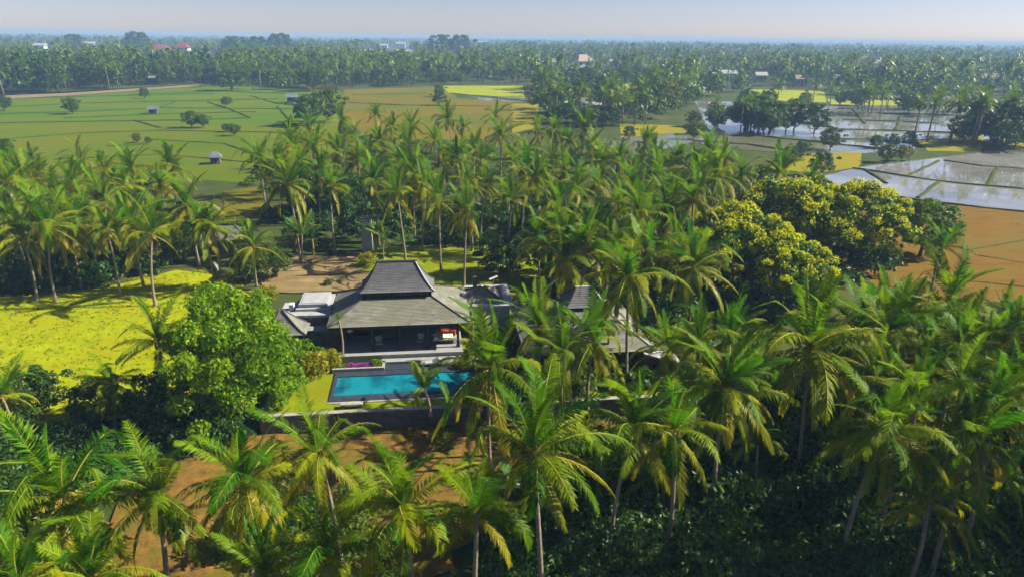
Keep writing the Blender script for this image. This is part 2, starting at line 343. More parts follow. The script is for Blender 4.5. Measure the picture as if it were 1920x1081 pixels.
M['floor'] = surf_mat("terrace_stone", (0.22, 0.235, 0.245), (0.29, 0.30, 0.30), 1.0, 0.5)
M['concrete'] = surf_mat("pale_concrete", (0.27, 0.275, 0.30), (0.36, 0.36, 0.385), 1.5, 0.8)
M['greywall'] = surf_mat("grey_plaster", (0.30, 0.31, 0.30), (0.38, 0.38, 0.36), 1.2, 0.85)
M['white'] = surf_mat("white_paint", (0.46, 0.46, 0.47), (0.56, 0.56, 0.56), 2.0, 0.6)
M['fabric_red'] = surf_mat("red_fabric", (0.45, 0.06, 0.03), (0.55, 0.10, 0.05), 5, 0.9)
M['fabric_cream'] = surf_mat("cream_fabric", (0.62, 0.57, 0.46), (0.70, 0.65, 0.54), 5, 0.9)
M['poolstone'] = surf_mat("pool_stone", (0.025, 0.035, 0.055), (0.045, 0.055, 0.075), 2.0, 0.35)
M['poolwater'] = water_mat("pool_water", (0.003, 0.055, 0.10), (0.008, 0.19, 0.25), rough=0.04, bump=0.12, scale=2.2, tonescale=0.45, lo=.35, hi=.55)
M['metal'] = surf_mat("grey_metal", (0.35, 0.36, 0.38), (0.45, 0.46, 0.48), 3, 0.4, metal=0.6)

def plat(name, u0, u1, v0, v1, z0, z1, mat, parent=None, origin=None):
    return MB().box(u0, u1, v0, v1, z0, z1).build(name, mat, parent)

def at_house(name, label, cat, u=0, v=0, z=0, rz=0.0, group=None):
    return empty(name, tuple(HW(u, v, z)), HANG + rz, label, cat, group)

# raised garden terrace with its retaining wall
lawn = obj("lawn", MB().box(PU0 + .35, PU1 - .35, PV0 + .35, PV1 - .35, 0.05, ZL).mesh("lawn", M['lawn']), None, tuple(HO), (0, 0, HANG)); tag(lawn, kind="structure")
wall = at_house("stone_wall", "dark rough stone retaining wall with pale coping below the pool lawn", "wall")
MB().box(PU0, PU1, PV0, PV0 + .35, -0.2, ZL + .02).build("wall_face", M['stone'], wall)
MB().box(PU0, PU0 + .35, PV0 + .352, PV1, -0.2, ZL + .02).build("wall_face", M['stone'], wall)
MB().box(PU1 - .35, PU1, PV0 + .352, PV1, -0.2, ZL + .02).build("wall_face", M['stone'], wall)
MB().box(PU0 + .352, PU1 - .352, PV1 - .35, PV1, -0.2, ZL + .02).build("wall_face", M['stone'], wall)
for k in range(20):   # coping slabs
    a = PU0 - .04 + k * 1.855
    bevel(MB().box(a, a + 1.84, PV0 - .06, PV0 + .40, ZL + .02, ZL + .10).build("coping_slab", M['coping'], wall))
# joined facing stones along the front
rng = RS(3); sb = MB()
for r in range(5):
    u = PU0 + rng.uniform(0, .3)
    while u < 17:
        L = rng.uniform(.3, .75); d = rng.uniform(.01, .07); z0 = .02 + r * .32
        sb.box(u, u + L - .03, PV0 - d, PV0 + .02, z0, z0 + .29); u += L
o = sb.build("facing_stones", M['stone'], wall); tag(o, kind="stuff")
lamp = at_house("wall_lamp", "small white square lamp box on the dark stone wall at its left end", "lamp", -3.0, PV0 - .1, ZL - .35)
bevel(MB().box(-.16, .16, -.12, .05, -.16, .16).build("lamp_box", M['white'], lamp), .02)
MB().box(-.10, .10, -.135, -.121, -.10, .10).build("lens", M['concrete'], lamp)
bench = at_house("stone_bench", "low grey stone bench on the lawn at the left front corner of the pool", "bench", 2.9, -8.7, ZL)
bevel(MB().box(-.9, .9, -.25, .25, .30, .42).build("seat", M['coping'], bench)); 
for x in (-.7, .7): bevel(MB().box(x - .14, x + .14, -.2, .2, 0, .30).build("leg", M['stone'], bench))

# villa ---------------------------------------------------------------
villa = at_house("villa", "open pavilion villa with two-tiered grey hip roof behind the pool", "villa")

def lerp(a, b, t): return a + (b - a) * t
def hip_roof(parent, outer, z0, inner, z1, n, mat, thick=0.07, flare=1.0, cap=M['ridgecap'], capr=0.09, pale=None, name="roof_slope"):
    """four slopes of overlapping shingle courses, hip caps and a soffit"""
    def rect(t):
        k = t ** flare
        return [lerp(outer[i], inner[i], k) for i in range(4)] + [lerp(z0, z1, t)]
    for side in range(4):
        b = MB()
        for i in range(n):
            A, B = rect(i / n), rect(min(1, (i + 1.25) / n)); lift = thick
            def edge(R, dz):
                u0, u1, v0, v1, z = R
                P = [(u0, v0), (u1, v0), (u1, v1), (u0, v1)]; a, c = P[side], P[(side + 1) % 4]
                return (a[0], a[1], z + dz), (c[0], c[1], z + dz)
            a0, a1 = edge(A, lift); b0, b1 = edge(B, 0.0); c0, c1 = edge(A, 0.0)
            b.add([c0, c1, a1, a0, b1, b0], [(0, 1, 2, 3), (3, 2, 4, 5)])
        b.build(name, mat, parent)
    for q in range(4):
        pts = []
        for i in range(n + 1):
            R = rect(i / n); P = [(R[0], R[2]), (R[1], R[2]), (R[1], R[3]), (R[0], R[3])][q]; pts.append((P[0], P[1], R[4] + thick * 0.9))
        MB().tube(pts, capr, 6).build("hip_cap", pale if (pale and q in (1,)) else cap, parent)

UD = 9.6
hip_roof(villa, (0, 13.2, 0, UD), ZE, (3.15, 9.65, 3.2, UD - 3.2), 6.55, 20, M['shingle'], 0.03, 0.95)
MB().box(.12, 13.08, .12, UD - .12, ZE - .16, ZE - .01).build("eave_board", M['wood'], villa)
MB().box(3.3, 9.5, 3.35, UD - 3.35, 6.3, 7.3).build("clerestory", M['wood'], villa)
for k in range(12):
    a = 3.4 + k * .505
    MB().box(a, a + .40, 3.335, 3.349, 6.72, 7.08).build("louvre_panel", M['ridgecap'], villa)
hip_roof(villa, (2.9, 9.95, 2.95, UD - 2.95), 7.15, (4.6, 8.2, 4.7, UD - 4.7), 9.6, 18, M['shingle2'], 0.04, 0.72, pale=M['ridgepale'])
MB().box(3.0, 9.85, 3.05, UD - 3.05, 7.06, 7.14).build("eave_board", M['wood'], villa)
MB().tube([(4.45, UD / 2, 9.68), (8.35, UD / 2, 9.68)], .13, 8).build("ridge_cap", M['ridgecap'], villa)
# floor, steps, posts, walls
MB().box(.9, 12.4, -.55, 8.6, ZL - .1, ZF).build("terrace_floor", M['floor'], villa)
MB().box(.85, 12.45, -.62, -.552, ZF - .16, ZF + .012).build("floor_edge", M['coping'], villa)
MB().box(4.9, 12.2, -1.35, -.63, ZL - .1, ZF - .38).build("step", M['floor'], villa)
for x in (1.2, 4.05, 6.6, 9.15, 12.0):
    for y in ((.55,) if x in (4.05, 6.6, 9.15) else (.55, 4.5, 8.3)):
        b = MB().box(x - .11, x + .11, y - .11, y + .11, ZF, ZE - .16); b.box(x - .17, x + .17, y - .17, y + .17, ZF + .002, ZF + .22)
        b.build("post", M['wood'], villa)
MB().box(1.0, 12.2, 8.35, 8.55, ZF + .002, ZE - .165).build("back_wall", M['wood'], villa)
MB().box(1.02, 1.18, 4.7, 8.34, ZF + .002, ZE - .165).build("side_wall", M['wood'], villa)
for k in range(7):
    a = 1.6 + k * 1.5
    MB().box(a, a + 1.3, 8.30, 8.349, ZF + .1, ZE - .5).build("door_panel", M['redwood'] if k == 3 else M['stone'], villa)
MB().box(1.2, 12.0, .47, .63, ZE - .42, ZE - .17).build("beam", M['wood'], villa)
MB().box(1.0, 1.15, .9, 4.3, ZF + .002, ZF + 1.0).build("side_screen", M['stone'], villa)

# left service wing: stepped flat concrete roofs
wing = at_house("service_wing", "flat-roofed white concrete wing stepping down at the left of the villa", "building")
MB().box(-3.9, -.15, 3.9, 8.6, ZL - .1, 4.62).build("wall", M['stone'], wing)
MB().box(-4.0, -.12, 3.7, 4.75, 4.62, 4.86).build("roof_slab", M['concrete'], wing)
MB().box(-3.45, -.12, 4.75, 8.8, 4.62, 5.1).build("roof_slab", M['concrete'], wing)
MB().box(-3.2, -.5, 5.1, 8.5, 5.102, 5.45).build("roof_upstand", M['concrete'], wing)
MB().box(-3.0, -.6, 5.3, 8.35, 5.452, 5.50).build("roof_panel", M['concrete'], wing)
MB().box(-4.9, -3.5, 4.9, 7.6, -.1, 4.5).build("wall", M['greywall'], wing)
MB().box(-5.0, -3.46, 4.76, 7.7, 4.502, 4.72).build("roof_slab", M['concrete'], wing)
bevel(MB().box(-4.2, -3.75, 5.4, 6.1, 4.722, 5.35).build("water_tank", M['white'], wing))
MB().box(-2.5, -.2, 2.6, 3.68, 3.6, 3.75).build("canopy", M['floor'], wing)
for k in range(3):
    a = -2.9 + k * .95
    MB().box(a, a + .7, 3.85, 3.898, 3.9, 4.45).build("window", M['ridgecap'], wing)
MB().box(-2.2, .8, 2.7, 2.9, ZL, 3.59).build("screen_wall", M['stone'], wing)
shr = at_house("gate_pavilion", "small pavilion with steep pale hip roof half hidden by the bright green tree", "pavilion", -4.3, 2.4)
hip_roof(shr, (-1.6, 2.3, -1.5, 1.6), 4.0, (-.15, .15, -.1, .1), 6.0, 10, M['shingle'], .05, 0.75, pale=None)
for x in (-1.2, 1.9):
    for y in (-1.1, 1.2): MB().box(x - .09, x + .09, y - .09, y + .09, 0, 4.0).build("post", M['wood'], shr)
# right wing
rw = at_house("kitchen_wing", "small grey hip roof inside white parapet at the right of the villa", "building")
MB().box(13.3, 17.4, 4.6, 10.2, ZL - .1, 4.6).build("wall", M['greywall'], rw)
for (a, b_, c_, d_) in ((13.1, 17.8, 4.3, 5.0), (16.9, 17.8, 5.0, 10.5), (13.1, 16.898, 9.9, 10.5)):
    MB().box(a, b_, c_, d_, 4.602, 4.95).build("parapet", M['concrete'], rw)
MB().box(13.3, 16.88, 5.02, 9.88, 4.602, 4.7).build("roof_slab", M['concrete'], rw)
hip_roof(rw, (13.0, 16.7, 5.3, 9.5), 4.85, (14.7, 15.1, 7.2, 7.5), 5.85, 10, M['shingle'], .05, 0.95)
MB().box(14.4, 16.4, 5.06, 5.16, 4.72, 4.98).build("skylight_strip", M['ridgecap'], rw)
MB().box(14.0, 14.4, 8.6, 9.0, 5.4, 6.5).build("chimney", M['ridgecap'], rw)
MB().tube([(16.2, 9.2, 4.7), (16.2, 9.2, 6.1)], .03, 6).build("pole", M['metal'], rw)
MB().add([(15.8, 9.0, 6.0), (16.7, 9.3, 6.25), (16.6, 9.6, 6.3), (15.7, 9.3, 6.05)], [(0, 1, 2, 3)]).build("panel", M['white'], rw)

# pool ----------------------------------------------------------------
pool = at_house("swimming_pool", "long turquoise swimming pool with dark stone rim in front of the villa", "pool")
PU, PV = (1.2, 13.0), (-6.75, -3.35)
MB().box(PU[0] - .3, PU[1] + .3, PV[0] - 1.0, PV[0], ZL - .3, ZL + .10).build("rim", M['poolstone'], pool)
MB().box(PU[0] - .3, PU[1] + .3, PV[1], PV[1] + .9, ZL - .3, ZL + .14).build("rim", M['poolstone'], pool)
for a in (PU[0] - .3, PU[1]): MB().box(a, a + .3, PV[0] + .002, PV[1] - .002, ZL - .3, ZL + .12).build("rim", M['poolstone'], pool)
MB().add([(PU[0], PV[0], ZL + .06), (PU[1], PV[0], ZL + .06), (PU[1], PV[1], ZL + .06), (PU[0], PV[1], ZL + .06)], [(0, 1, 2, 3)]).build("pool_water", M['poolwater'], pool)
MB().box(PU[0] - .4, PU[1] + .4, PV[0] - 1.22, PV[0] - 1.002, ZL - .05, ZL + .06).build("edge_strip", M['coping'], pool)
deck = at_house("pool_deck", "dark stone deck with pale edging between the pool and the villa steps", "deck")
MB().box(5.3, 12.2, -2.44, -1.37, ZL, ZL + .16).build("deck_slab", M['poolstone'], deck)
MB().box(12.0, 14.5, -2.44, -1.0, ZL + .162, ZL + .3).build("deck_slab", M['floor'], deck)
plant = at_house("flower_planter", "pale edged planter with purple flowers at the left back of the pool", "planter")
MB().box(.6, 5.2, -2.44, -2.2, ZL, ZL + .42).build("planter_edge", M['coping'], plant)
MB().box(5.0, 5.2, -2.198, -1.0, ZL, ZL + .42).build("planter_edge", M['coping'], plant)
MB().box(.6, 4.998, -2.198, -1.0, ZL, ZL + .32).build("planter_soil", M['ground'], plant)

# furniture -----------------------------------------------------------
def chair(u, v, rz, label, matc):
    t = at_house("lounge_chair", label, "chair", u, v, ZF, rz, "terrace chairs")
    bevel(MB().box(-.33, .33, -.32, .32, .36, .46).build("seat", matc, t))
    MB().add([(-.33, .26, .46), (.33, .26, .46), (.33, .34, .46), (-.33, .34, .46), (-.33, .40, .98), (.33, .40, .98), (.33, .46, .96), (-.33, .46, .96)],
             [(0, 1, 5, 4), (1, 2, 6, 5), (2, 3, 7, 6), (3, 0, 4, 7), (4, 5, 6, 7)]).build("backrest", matc, t)
    for x in (-.29, .29):
        for y in (-.28, .28): MB().box(x - .025, x + .025, y - .025, y + .025, 0, .36).build("leg", M['wood'], t)
        MB().box(x - .03, x + .03, -.3, .3, .60, .65).build("armrest", M['wood'], t)
chair(4.6, 1.2, .2, "dark lounge chair left of the villa's front middle post", M['greywall'])
chair(8.4, 1.4, -.3, "dark lounge chair right of the villa's front middle post", M['greywall'])
def table(u, v, L, W, h, label, m, name="low_table"):
    t = at_house(name, label, "table", u, v, ZF)
    bevel(MB().box(-L / 2, L / 2, -W / 2, W / 2, h - .06, h).build("tabletop", m, t))
    for x in (-L / 2 + .1, L / 2 - .1):
        for y in (-W / 2 + .1, W / 2 - .1): MB().box(x - .04, x + .04, y - .04, y + .04, 0, h - .06).build("leg", m, t)
table(5.7, 1.9, 1.3, .7, .5, "low dark coffee table between the terrace chairs", M['wood'])
table(2.6, 3.0, 2.2, 1.1, .75, "long dark dining table under the left side of the villa roof", M['wood'], "dining_table")
bed = at_house("daybed", "cream daybed with white bolsters on the right side of the villa terrace", "daybed", 10.6, 1.9, ZF)
bevel(MB().box(-1.0, 1.0, -.7, .7, .14, .34).build("frame", M['wood'], bed)); bevel(MB().box(-.97, .97, -.67, .67, .342, .52).build("mattress", M['fabric_cream'], bed), .05)
for x in (-.9, .9):
    for y in (-.6, .6): MB().box(x - .05, x + .05, y - .05, y + .05, 0, .139).build("leg", M['wood'], bed)
for i, (x, y, m, s) in enumerate(((-.75, .35, 'white', .22), (-.7, -.35, 'white', .20))):
    o = at_house("bolster", ["white bolster at the back left of the daybed", "white bolster at the front left of the daybed"][i], "pillow", 10.6 + x, 1.9 + y, ZF + .52, 0, "white bolsters")
    MB().tube([(-s, -.26, .15), (-s * .4, -.28, .16), (s * .4, -.28, .16), (s, -.26, .15)], [.09, .15, .15, .09], 8).build("cushion", M['white'], o, True)
for i in range(3):
    o = at_house("floor_cushion", ["leftmost red cushion behind the daybed", "middle red cushion behind the daybed", "rightmost red cushion behind the daybed"][i], "cushion", 10.2 + i * .7, 3.2, ZF + .0, 0, "red cushions")
    bevel(MB().box(-.3, .3, -.1, .1, 0, .62).build("pillow", M['fabric_red'], o), .08)
sofa = at_house("sofa", "red wooden sofa back under the right end of the villa roof", "sofa", 11.0, 3.7, ZF)
bevel(MB().box(-1.1, 1.1, -.3, .4, .2, .42).build("seat", M['redwood'], sofa)); bevel(MB().box(-1.1, 1.1, .36, .46, .42, 1.15).build("backrest", M['redwood'], sofa))
for x in (-1, 1): MB().box(x - .05, x + .05, -.25, .35, 0, .2).build("leg", M['redwood'], sofa)
pl = at_house("pendant_lamp", "white cone pendant lamp hanging under the left front eave of the villa", "lamp", 2.0, 1.1, ZF + 1.75)
MB().tube([(0, 0, 0), (0, 0, .25), (0, 0, .5)], [.30, .20, .05], 10).build("lamp_shade", M['white'], pl)
MB().tube([(0, 0, .5), (0, 0, .68)], .015, 5).build("cord", M['wood'], pl)
for i, x in enumerate((7.0, 7.7, 8.8, 9.6)):
    o = at_house("hanging_lantern", ["leftmost", "second", "third", "rightmost"][i] + " small pale lantern hanging behind the villa's front beam", "lantern", x, 1.3, ZF + 1.85, 0, "small lanterns")
    MB().tube([(0, 0, 0), (0, 0, .10), (0, 0, .28), (0, 0, .32)], [.07, .12, .12, .04], 8).build("shade", M['coping'], o)
    MB().tube([(0, 0, .32), (0, 0, .56)], .012, 5).build("cord", M['wood'], o)
def lounger(u, v, label):
    t = at_house("sun_lounger", label, "lounger", u, v, ZL + .16, .1, "loungers by the pool")
    MB().box(-.85, .85, -.3, .3, .24, .30).build("frame", M['metal'], t)
    MB().add([(-.8, -.28, .302), (.25, -.28, .302), (.25, .28, .302), (-.8, .28, .302), (-.8, -.28, .38), (.25, -.28, .38), (.25, .28, .38), (-.8, .28, .38)], [(4, 5, 6, 7), (0, 1, 5, 4), (2, 3, 7, 6), (3, 0, 4, 7)]).build("mattress", M['greywall'], t)
    MB().add([(.25, -.28, .302), (.85, -.28, .66), (.85, .28, .66), (.25, .28, .302), (.22, -.28, .38), (.80, -.28, .74), (.80, .28, .74), (.22, .28, .38)], [(4, 5, 6, 7), (0, 1, 5, 4), (2, 3, 7, 6), (1, 2, 6, 5), (0, 3, 2, 1)]).build("backrest", M['greywall'], t)
    for x in (-.75, .7):
        for y in (-.25, .25): MB().box(x - .03, x + .03, y - .03, y + .03, 0, .24).build("leg", M['metal'], t)
lounger(9.3, -1.9, "grey sun lounger nearer the middle of the pool deck"); lounger(11.2, -1.9, "grey sun lounger at the right end of the pool deck")

# right bungalow ------------------------------------------------------
bung = at_house("bungalow", "bungalow with large grey hip roof half hidden by palms right of the villa", "house", 23.6, -.9)
hip_roof(bung, (-6.2, 5.3, -5.9, 5.9), 4.6, (-1.6, 1.6, -1.4, 1.4), 6.9, 22, M['shingle'], .03, 0.95, pale=M['ridgepale'])
MB().box(-1.5, 1.5, -1.3, 1.3, 6.7, 7.15).build("clerestory", M['wood'], bung)
hip_roof(bung, (-1.9, 1.9, -1.7, 1.7), 7.1, (-.75, .75, -.12, .12), 8.5, 9, M['shingle2'], .06, 0.8, pale=M['ridgepale'])
MB().tube([(-.85, 0, 8.56), (.85, 0, 8.56)], .1, 8).build("ridge_cap", M['ridgepale'], bung)
MB().box(-6.05, 5.15, -5.75, 5.75, 4.46, 4.59).build("eave_board", M['wood'], bung)
MB().box(-4.6, 4.2, -4.2, 4.8, ZL, 4.46).build("wall", M['wood'], bung)
MB().box(-5.4, 5.0, -6.3, -4.21, ZL - .02, ZL + .4).build("terrace_floor", M['floor'], bung)
for k in range(4):
    a = -3.6 + k * 1.9
    fr = MB().box(a, a + 1.5, -4.26, -4.202, ZL + .45, ZL + 2.5).build("glass_door", M['poolstone'], bung)
    MB().box(a + .7, a + .8, -4.29, -4.262, ZL + .45, ZL + 2.5).build("door_frame", M['redwood'], fr)
for x in (-5.2, -1.8, 1.6, 4.8): MB().box(x - .1, x + .1, -5.6, -5.4, ZL + .4, 4.46).build("post", M['redwood'], bung)
ann = at_house("garden_annex", "low annex with pale sloping roof and red brick wall right of the bungalow", "building", 28.9, -5.6)
MB().box(-.9, 1.6, -1.2, 1.6, ZL, 3.6).build("wall", M['brick'], ann)
MB().add([(-1.2, -1.6, 4.4), (2.2, -1.9, 3.4), (2.2, 2.0, 3.4), (-1.2, 2.0, 4.4), (-1.2, -1.6, 4.55), (2.2, -1.9, 3.55), (2.2, 2.0, 3.55), (-1.2, 2.0, 4.55)],
         [(0, 3, 2, 1), (4, 5, 6, 7), (0, 1, 5, 4), (1, 2, 6, 5), (2, 3, 7, 6), (3, 0, 4, 7)]).build("roof", M['concrete'], ann)
MB().box(-.2, .6, -1.25, -1.202, ZL + .1, 3.3).build("door", M['wood'], ann)
# far wall pillar behind the grove, low roof left, garden path wall
g = G(690, 470); pil = empty("concrete_gatepost", (g[0], g[1], 0), 0.1, "tall pale concrete pillar among the dark trees behind the villa", "pillar")
bevel(MB().box(-.75, .75, -.5, .5, 0, 5.0).build("shaft", M['greywall'], pil), .05); MB().box(-.9, .9, -.65, .65, 5.002, 5.2).build("cap", M['stone'], pil)
g = G(432, 470); hut = empty("field_shed", (g[0], g[1], 0), 0.3, "low shed with blue-grey roof among palms left of the bare yard", "shed")
MB().box(-2.4, 2.4, -1.8, 1.8, 0, 2.2).build("wall", M['stone'], hut); hip_roof(hut, (-3.0, 3.0, -2.4, 2.4), 2.2, (-.9, .9, -.1, .1), 3.8, 6, M['shingle2'], .05)
a, b = G(402, 500), G(446, 566); dvec = b - a; Lw = np.linalg.norm(dvec); pw = empty("garden_wall", tuple(a), math.atan2(dvec[1], dvec[0]), "thin pale garden wall running down beside the twin palms", "wall")
MB().box(0, Lw, -.12, .12, 0, .7).build("wall_face", M['greywall'], pw); MB().box(-.05, Lw + .05, -.18, .18, .702, .78).build("coping", M['coping'], pw)

# ------------------------------------------------------------------ palms
def frond_geo(rng, th0, drop, L=4.6, nl=44, lw=0.085, leaflen=0.95, sag=0.5, ribn=10, side_curve=0.0, segs=2, rib=True, twist=0.0, kink=0.0, kpos=0.6):
    """one feather frond in the xz plane starting at the origin; returns verts, tri faces, material index"""
    N = 40; s = np.linspace(0, 1, N + 1); th = np.radians(th0 - drop * s ** 1.35 - kink * np.clip((s - kpos) / .06, 0, 1))
    ds = L / N; x = np.concatenate([[0], np.cumsum(np.cos(th[:-1]) * ds)]); z = np.concatenate([[0], np.cumsum(np.sin(th[:-1]) * ds)])
    y = side_curve * s ** 2 * L
    V = []; F = []; MI = []
    def at(t):
        return np.array([np.interp(t, s, x), np.interp(t, s, y), np.interp(t, s, z)]), np.interp(t, s, th)
    if rib:
        base = 0
        for i in range(ribn + 1):
            t = i / ribn; p, a = at(t); r = 0.034 * (1 - t) + 0.008; up = np.array([-math.sin(a), 0, math.cos(a)])
            V += [p + np.array([0, -r * 1.3, 0]), p + np.array([0, r * 1.3, 0]), p + up * r]
            if i:
                o = 3 * (i - 1)
                for k in range(3):
                    a0, b0 = o + k, o + (k + 1) % 3; F += [(a0, b0, b0 + 3), (a0, b0 + 3, a0 + 3)]; MI += [1, 1]
    for sd in (-1, 1):
        for i in range(nl):
            t = 0.10 + 0.90 * (i + rng.uniform(-.3, .3)) / nl
            t = min(max(t, 0.08), 0.995); p, a = at(t)
            tan = np.array([math.cos(a), 0, math.sin(a)]); up = np.array([-math.sin(a), 0, math.cos(a)]); sv = np.array([0, sd, 0.0])
            l = leaflen * (math.sin(math.pi * (0.13 + 0.80 * t)) ** 0.75) * rng.uniform(.7, 1.2)
            fwd = 0.45 + 0.75 * t + rng.normal(0, .16)
            d = sv * 1.0 + tan * fwd + up * (0.35 - 0.1 * t); d /= np.linalg.norm(d)
            dn = np.array([0, 0, -1.0])
            d = d + dn * sag * rng.uniform(.5, 1.1); d /= np.linalg.norm(d)
            wv = np.cross(d, up * 0.7 + sv * twist + np.array([0, 0, 0.01])); wv /= np.linalg.norm(wv) + 1e-9
            wv = wv * 0.75 + tan * 0.35; wv /= np.linalg.norm(wv)
            hw = lw * 0.5
            mid = p + d * l * 0.5; d2 = d + dn * sag * 1.1; d2 /= np.linalg.norm(d2); tip = mid + d2 * l * 0.5
            n = len(V)
            if segs == 2:
                V += [p - wv * hw * .5, p + wv * hw * .5, mid - wv * hw, mid + wv * hw, tip]
                F += [(n, n + 1, n + 3), (n, n + 3, n + 2), (n + 2, n + 3, n + 4)]; MI += [0, 0, 0]
            else:
                V += [p - wv * hw, p + wv * hw, tip]; F += [(n, n + 1, n + 2)]; MI += [0]
    return np.array(V), np.array(F), np.array(MI)

FCLASS = {  # start angle, drop, sag, leaf material, leaflet forward look
    'up': (84, 22, .10, 'frond_young'), 'high': (66, 48, .22, 'frond_young'), 'mid': (44, 78, .45, 'frond'),
    'low': (16, 80, .60, 'frond'), 'hang': (-18, 62, .60, 'frond_old'), 'skirt': (-48, 36, .45, 'frond_old'), 'dead': (-52, 32, .35, 'frond_dead')}
FROND = {}
for ci, (k, (a, d, sg, mt)) in enumerate(FCLASS.items()):
    FROND[k] = []
    for v in range(6):
        rng = RS(100 + ci * 10 + v)
        V, F, MI = frond_geo(rng, a + rng.uniform(-7, 7), d * rng.uniform(.75, 1.3), 4.95 * rng.uniform(.88, 1.1) * (0.8 if k == 'dead' else 1), nl=54 if k != 'dead' else 30, lw=0.08 if k != 'dead' else .06,
                             leaflen=.85 if k not in ('up', 'dead') else .7, sag=sg, side_curve=rng.uniform(-.12, .12), twist=rng.uniform(-.4, .4), kink=(rng.uniform(35, 85) if v >= 4 and k in ('up', 'high', 'mid', 'low') else 0), kpos=rng.uniform(.5, .75))
        FROND[k].append(mesh_np("frond_" + k, V, F, [M[mt], M['rachis']], MI))

TRUNK = []
for v in range(7):
    rng = RS(40 + v); lean = rng.uniform(-.9, .9) if v else 0.0; ly = rng.uniform(-.6, .6); wob = rng.uniform(-.25, .25)
    n = 26; pts = []; rad = []
    for i in range(n + 1):
        t = i / n; pts.append((lean * t ** 1.6 + wob * math.sin(math.pi * t), ly * t ** 1.5, t * 10.0))
        rad.append((.15 - .045 * t + .13 * math.exp(-t * 14)) * (1.05 if i % 2 else .96))
    b = MB().tube(pts, rad, 8); TRUNK.append((b.mesh("palm_trunk", M['trunk'], True), lean, ly))
cb = MB(); rng = RS(8)
for i in range(9):
    a = rng.uniform(0, 6.28); r = rng.uniform(.22, .38); z = rng.uniform(-.6, -.15); c = np.array([r * math.cos(a), r * math.sin(a), z])
    cb.tube([c + [0, 0, .14], c + [0, 0, .07], c - [0, 0, .07], c - [0, 0, .14]], [.03, .11, .11, .03], 6)
for i in range(10):
    a = rng.uniform(0, 6.28); cb.tube([(0, 0, .1), (.25 * math.cos(a), .25 * math.sin(a), .25), (.6 * math.cos(a), .6 * math.sin(a), -.05)], [.05, .04, .015], 4)
NUTS = cb.mesh("coconut_cluster", M['nut'], True)

near_palms = []
def palm(px, py, h=10.5, s=1.0, seed=0, label=None, group=None, n=26, mix=None, world=None, trunk=None, name="coconut_palm", up=1.0):
    """coconut palm whose crown heart shows at px, py when h metres above its foot"""
    rng = RS(1000 + seed)
    if world is None: s = s * (0.84 if seed < 200 else 0.78 if seed >= 500 else 0.98)
    tm, lx, ly = TRUNK[seed % 7 if trunk is None else trunk]
    rz = rng.uniform(0, 6.28)
    if world is None:
        q = G(px, py, h); bz = base_z(q[0], q[1]) if h > 0 else 0
        q = G(px, py, h + bz)
    else: q = np.array(world); bz = base_z(q[0], q[1])
    hx = lx * math.cos(rz) - ly * math.sin(rz); hy = lx * math.sin(rz) + ly * math.cos(rz)
    root = empty(name, (q[0] - hx, q[1] - hy, bz), 0.0, label, "palm tree", group)
    obj("trunk", tm, root, (0, 0, 0), (0, 0, rz), (1 if h > 6 else .8, 1 if h > 6 else .8, h / 10.0))
    heart = (hx, hy, h)
    mix = mix or [('up', .17), ('high', .20), ('mid', .20), ('low', .18), ('hang', .16), ('skirt', .13), ('dead', .02)]
    ks = []; n = int(n * rng.uniform(.68, 1.12)); aged = rng.uniform(.5, 1.6); bias = rng.uniform(0, 6.28); wind = rng.uniform(0, .28)
    for k, fr in mix: ks += [k] * max(0, int(round(fr * n * (aged if k in ('hang', 'skirt', 'dead') else 1) + rng.uniform(-.6, .6))))
    ga = rng.uniform(0, 6.28)
    for i, k in enumerate(ks):
        ga += 2.39996 + rng.normal(0, .3); dga = (bias - ga + math.pi) % 6.2832 - math.pi; ga_ = ga + wind * dga
        fs = s * rng.uniform(.74, 1.12) * (1.0 if k != 'up' else .92 * up)
        obj("frond", FROND[k][rng.randint(6)], root, heart, (rng.normal(0, .2), rng.normal(0, .14), ga_), (fs, fs * (1 if rng.rand() < .5 else -1), fs))
    if h > 5: obj("coconut_cluster", NUTS, root, (hx, hy, h), (0, 0, rng.uniform(0, 6)), s)
    near_palms.append(root); return root

# foreground row below the villa wall
FG = [(35, 1095, 8.5, .95, "yellowish palm cut off by the lower left corner of the view"),
      (120, 937, 9.5, 1.2, "large palm at the lower left over dark shade, left of the bare soil"),
      (297, 933, 9.0, 1.0, "palm with long hanging fronds over the left part of the bare soil"),
      (460, 907, 9.0, 1.0, "palm over the middle of the bare soil with a yellow frond drooping right"),
      (597, 853, 9.0, .95, "palm in front of the left end of the stone wall, golden lower fronds"),
      (611, 1040, 7.5, .95, "bushy palm at the bottom edge right of the bare soil"),
      (757, 957, 9.5, 1.05, "palm with tall upright fronds below the middle of the stone wall"),
      (170, 1085, 7.0, .9, "yellowish palm at the bottom edge between the two leftmost foreground palms"),
      (500, 1085, 6.0, .85, "low palm at the bottom edge of the bare soil"),
      (894, 963, 9.0, 1.0, "palm near the bottom edge with wide arching bright fronds"),
      (1001, 850, 11.0, 1.25, "tall palm with pale slender trunk reaching the bottom edge, below the pool's right end"),
      (1187, 803, 9.5, 1.0, "palm below the bungalow, left of two standing close together"),
      (1264, 810, 9.5, 1.0, "palm below the bungalow with leaning pale trunk, right of two close together")]
for i, (x, y, h, s, lab) in enumerate(FG): palm(x, y, h, s, i + 1, lab, "palms in the foreground", n=30)
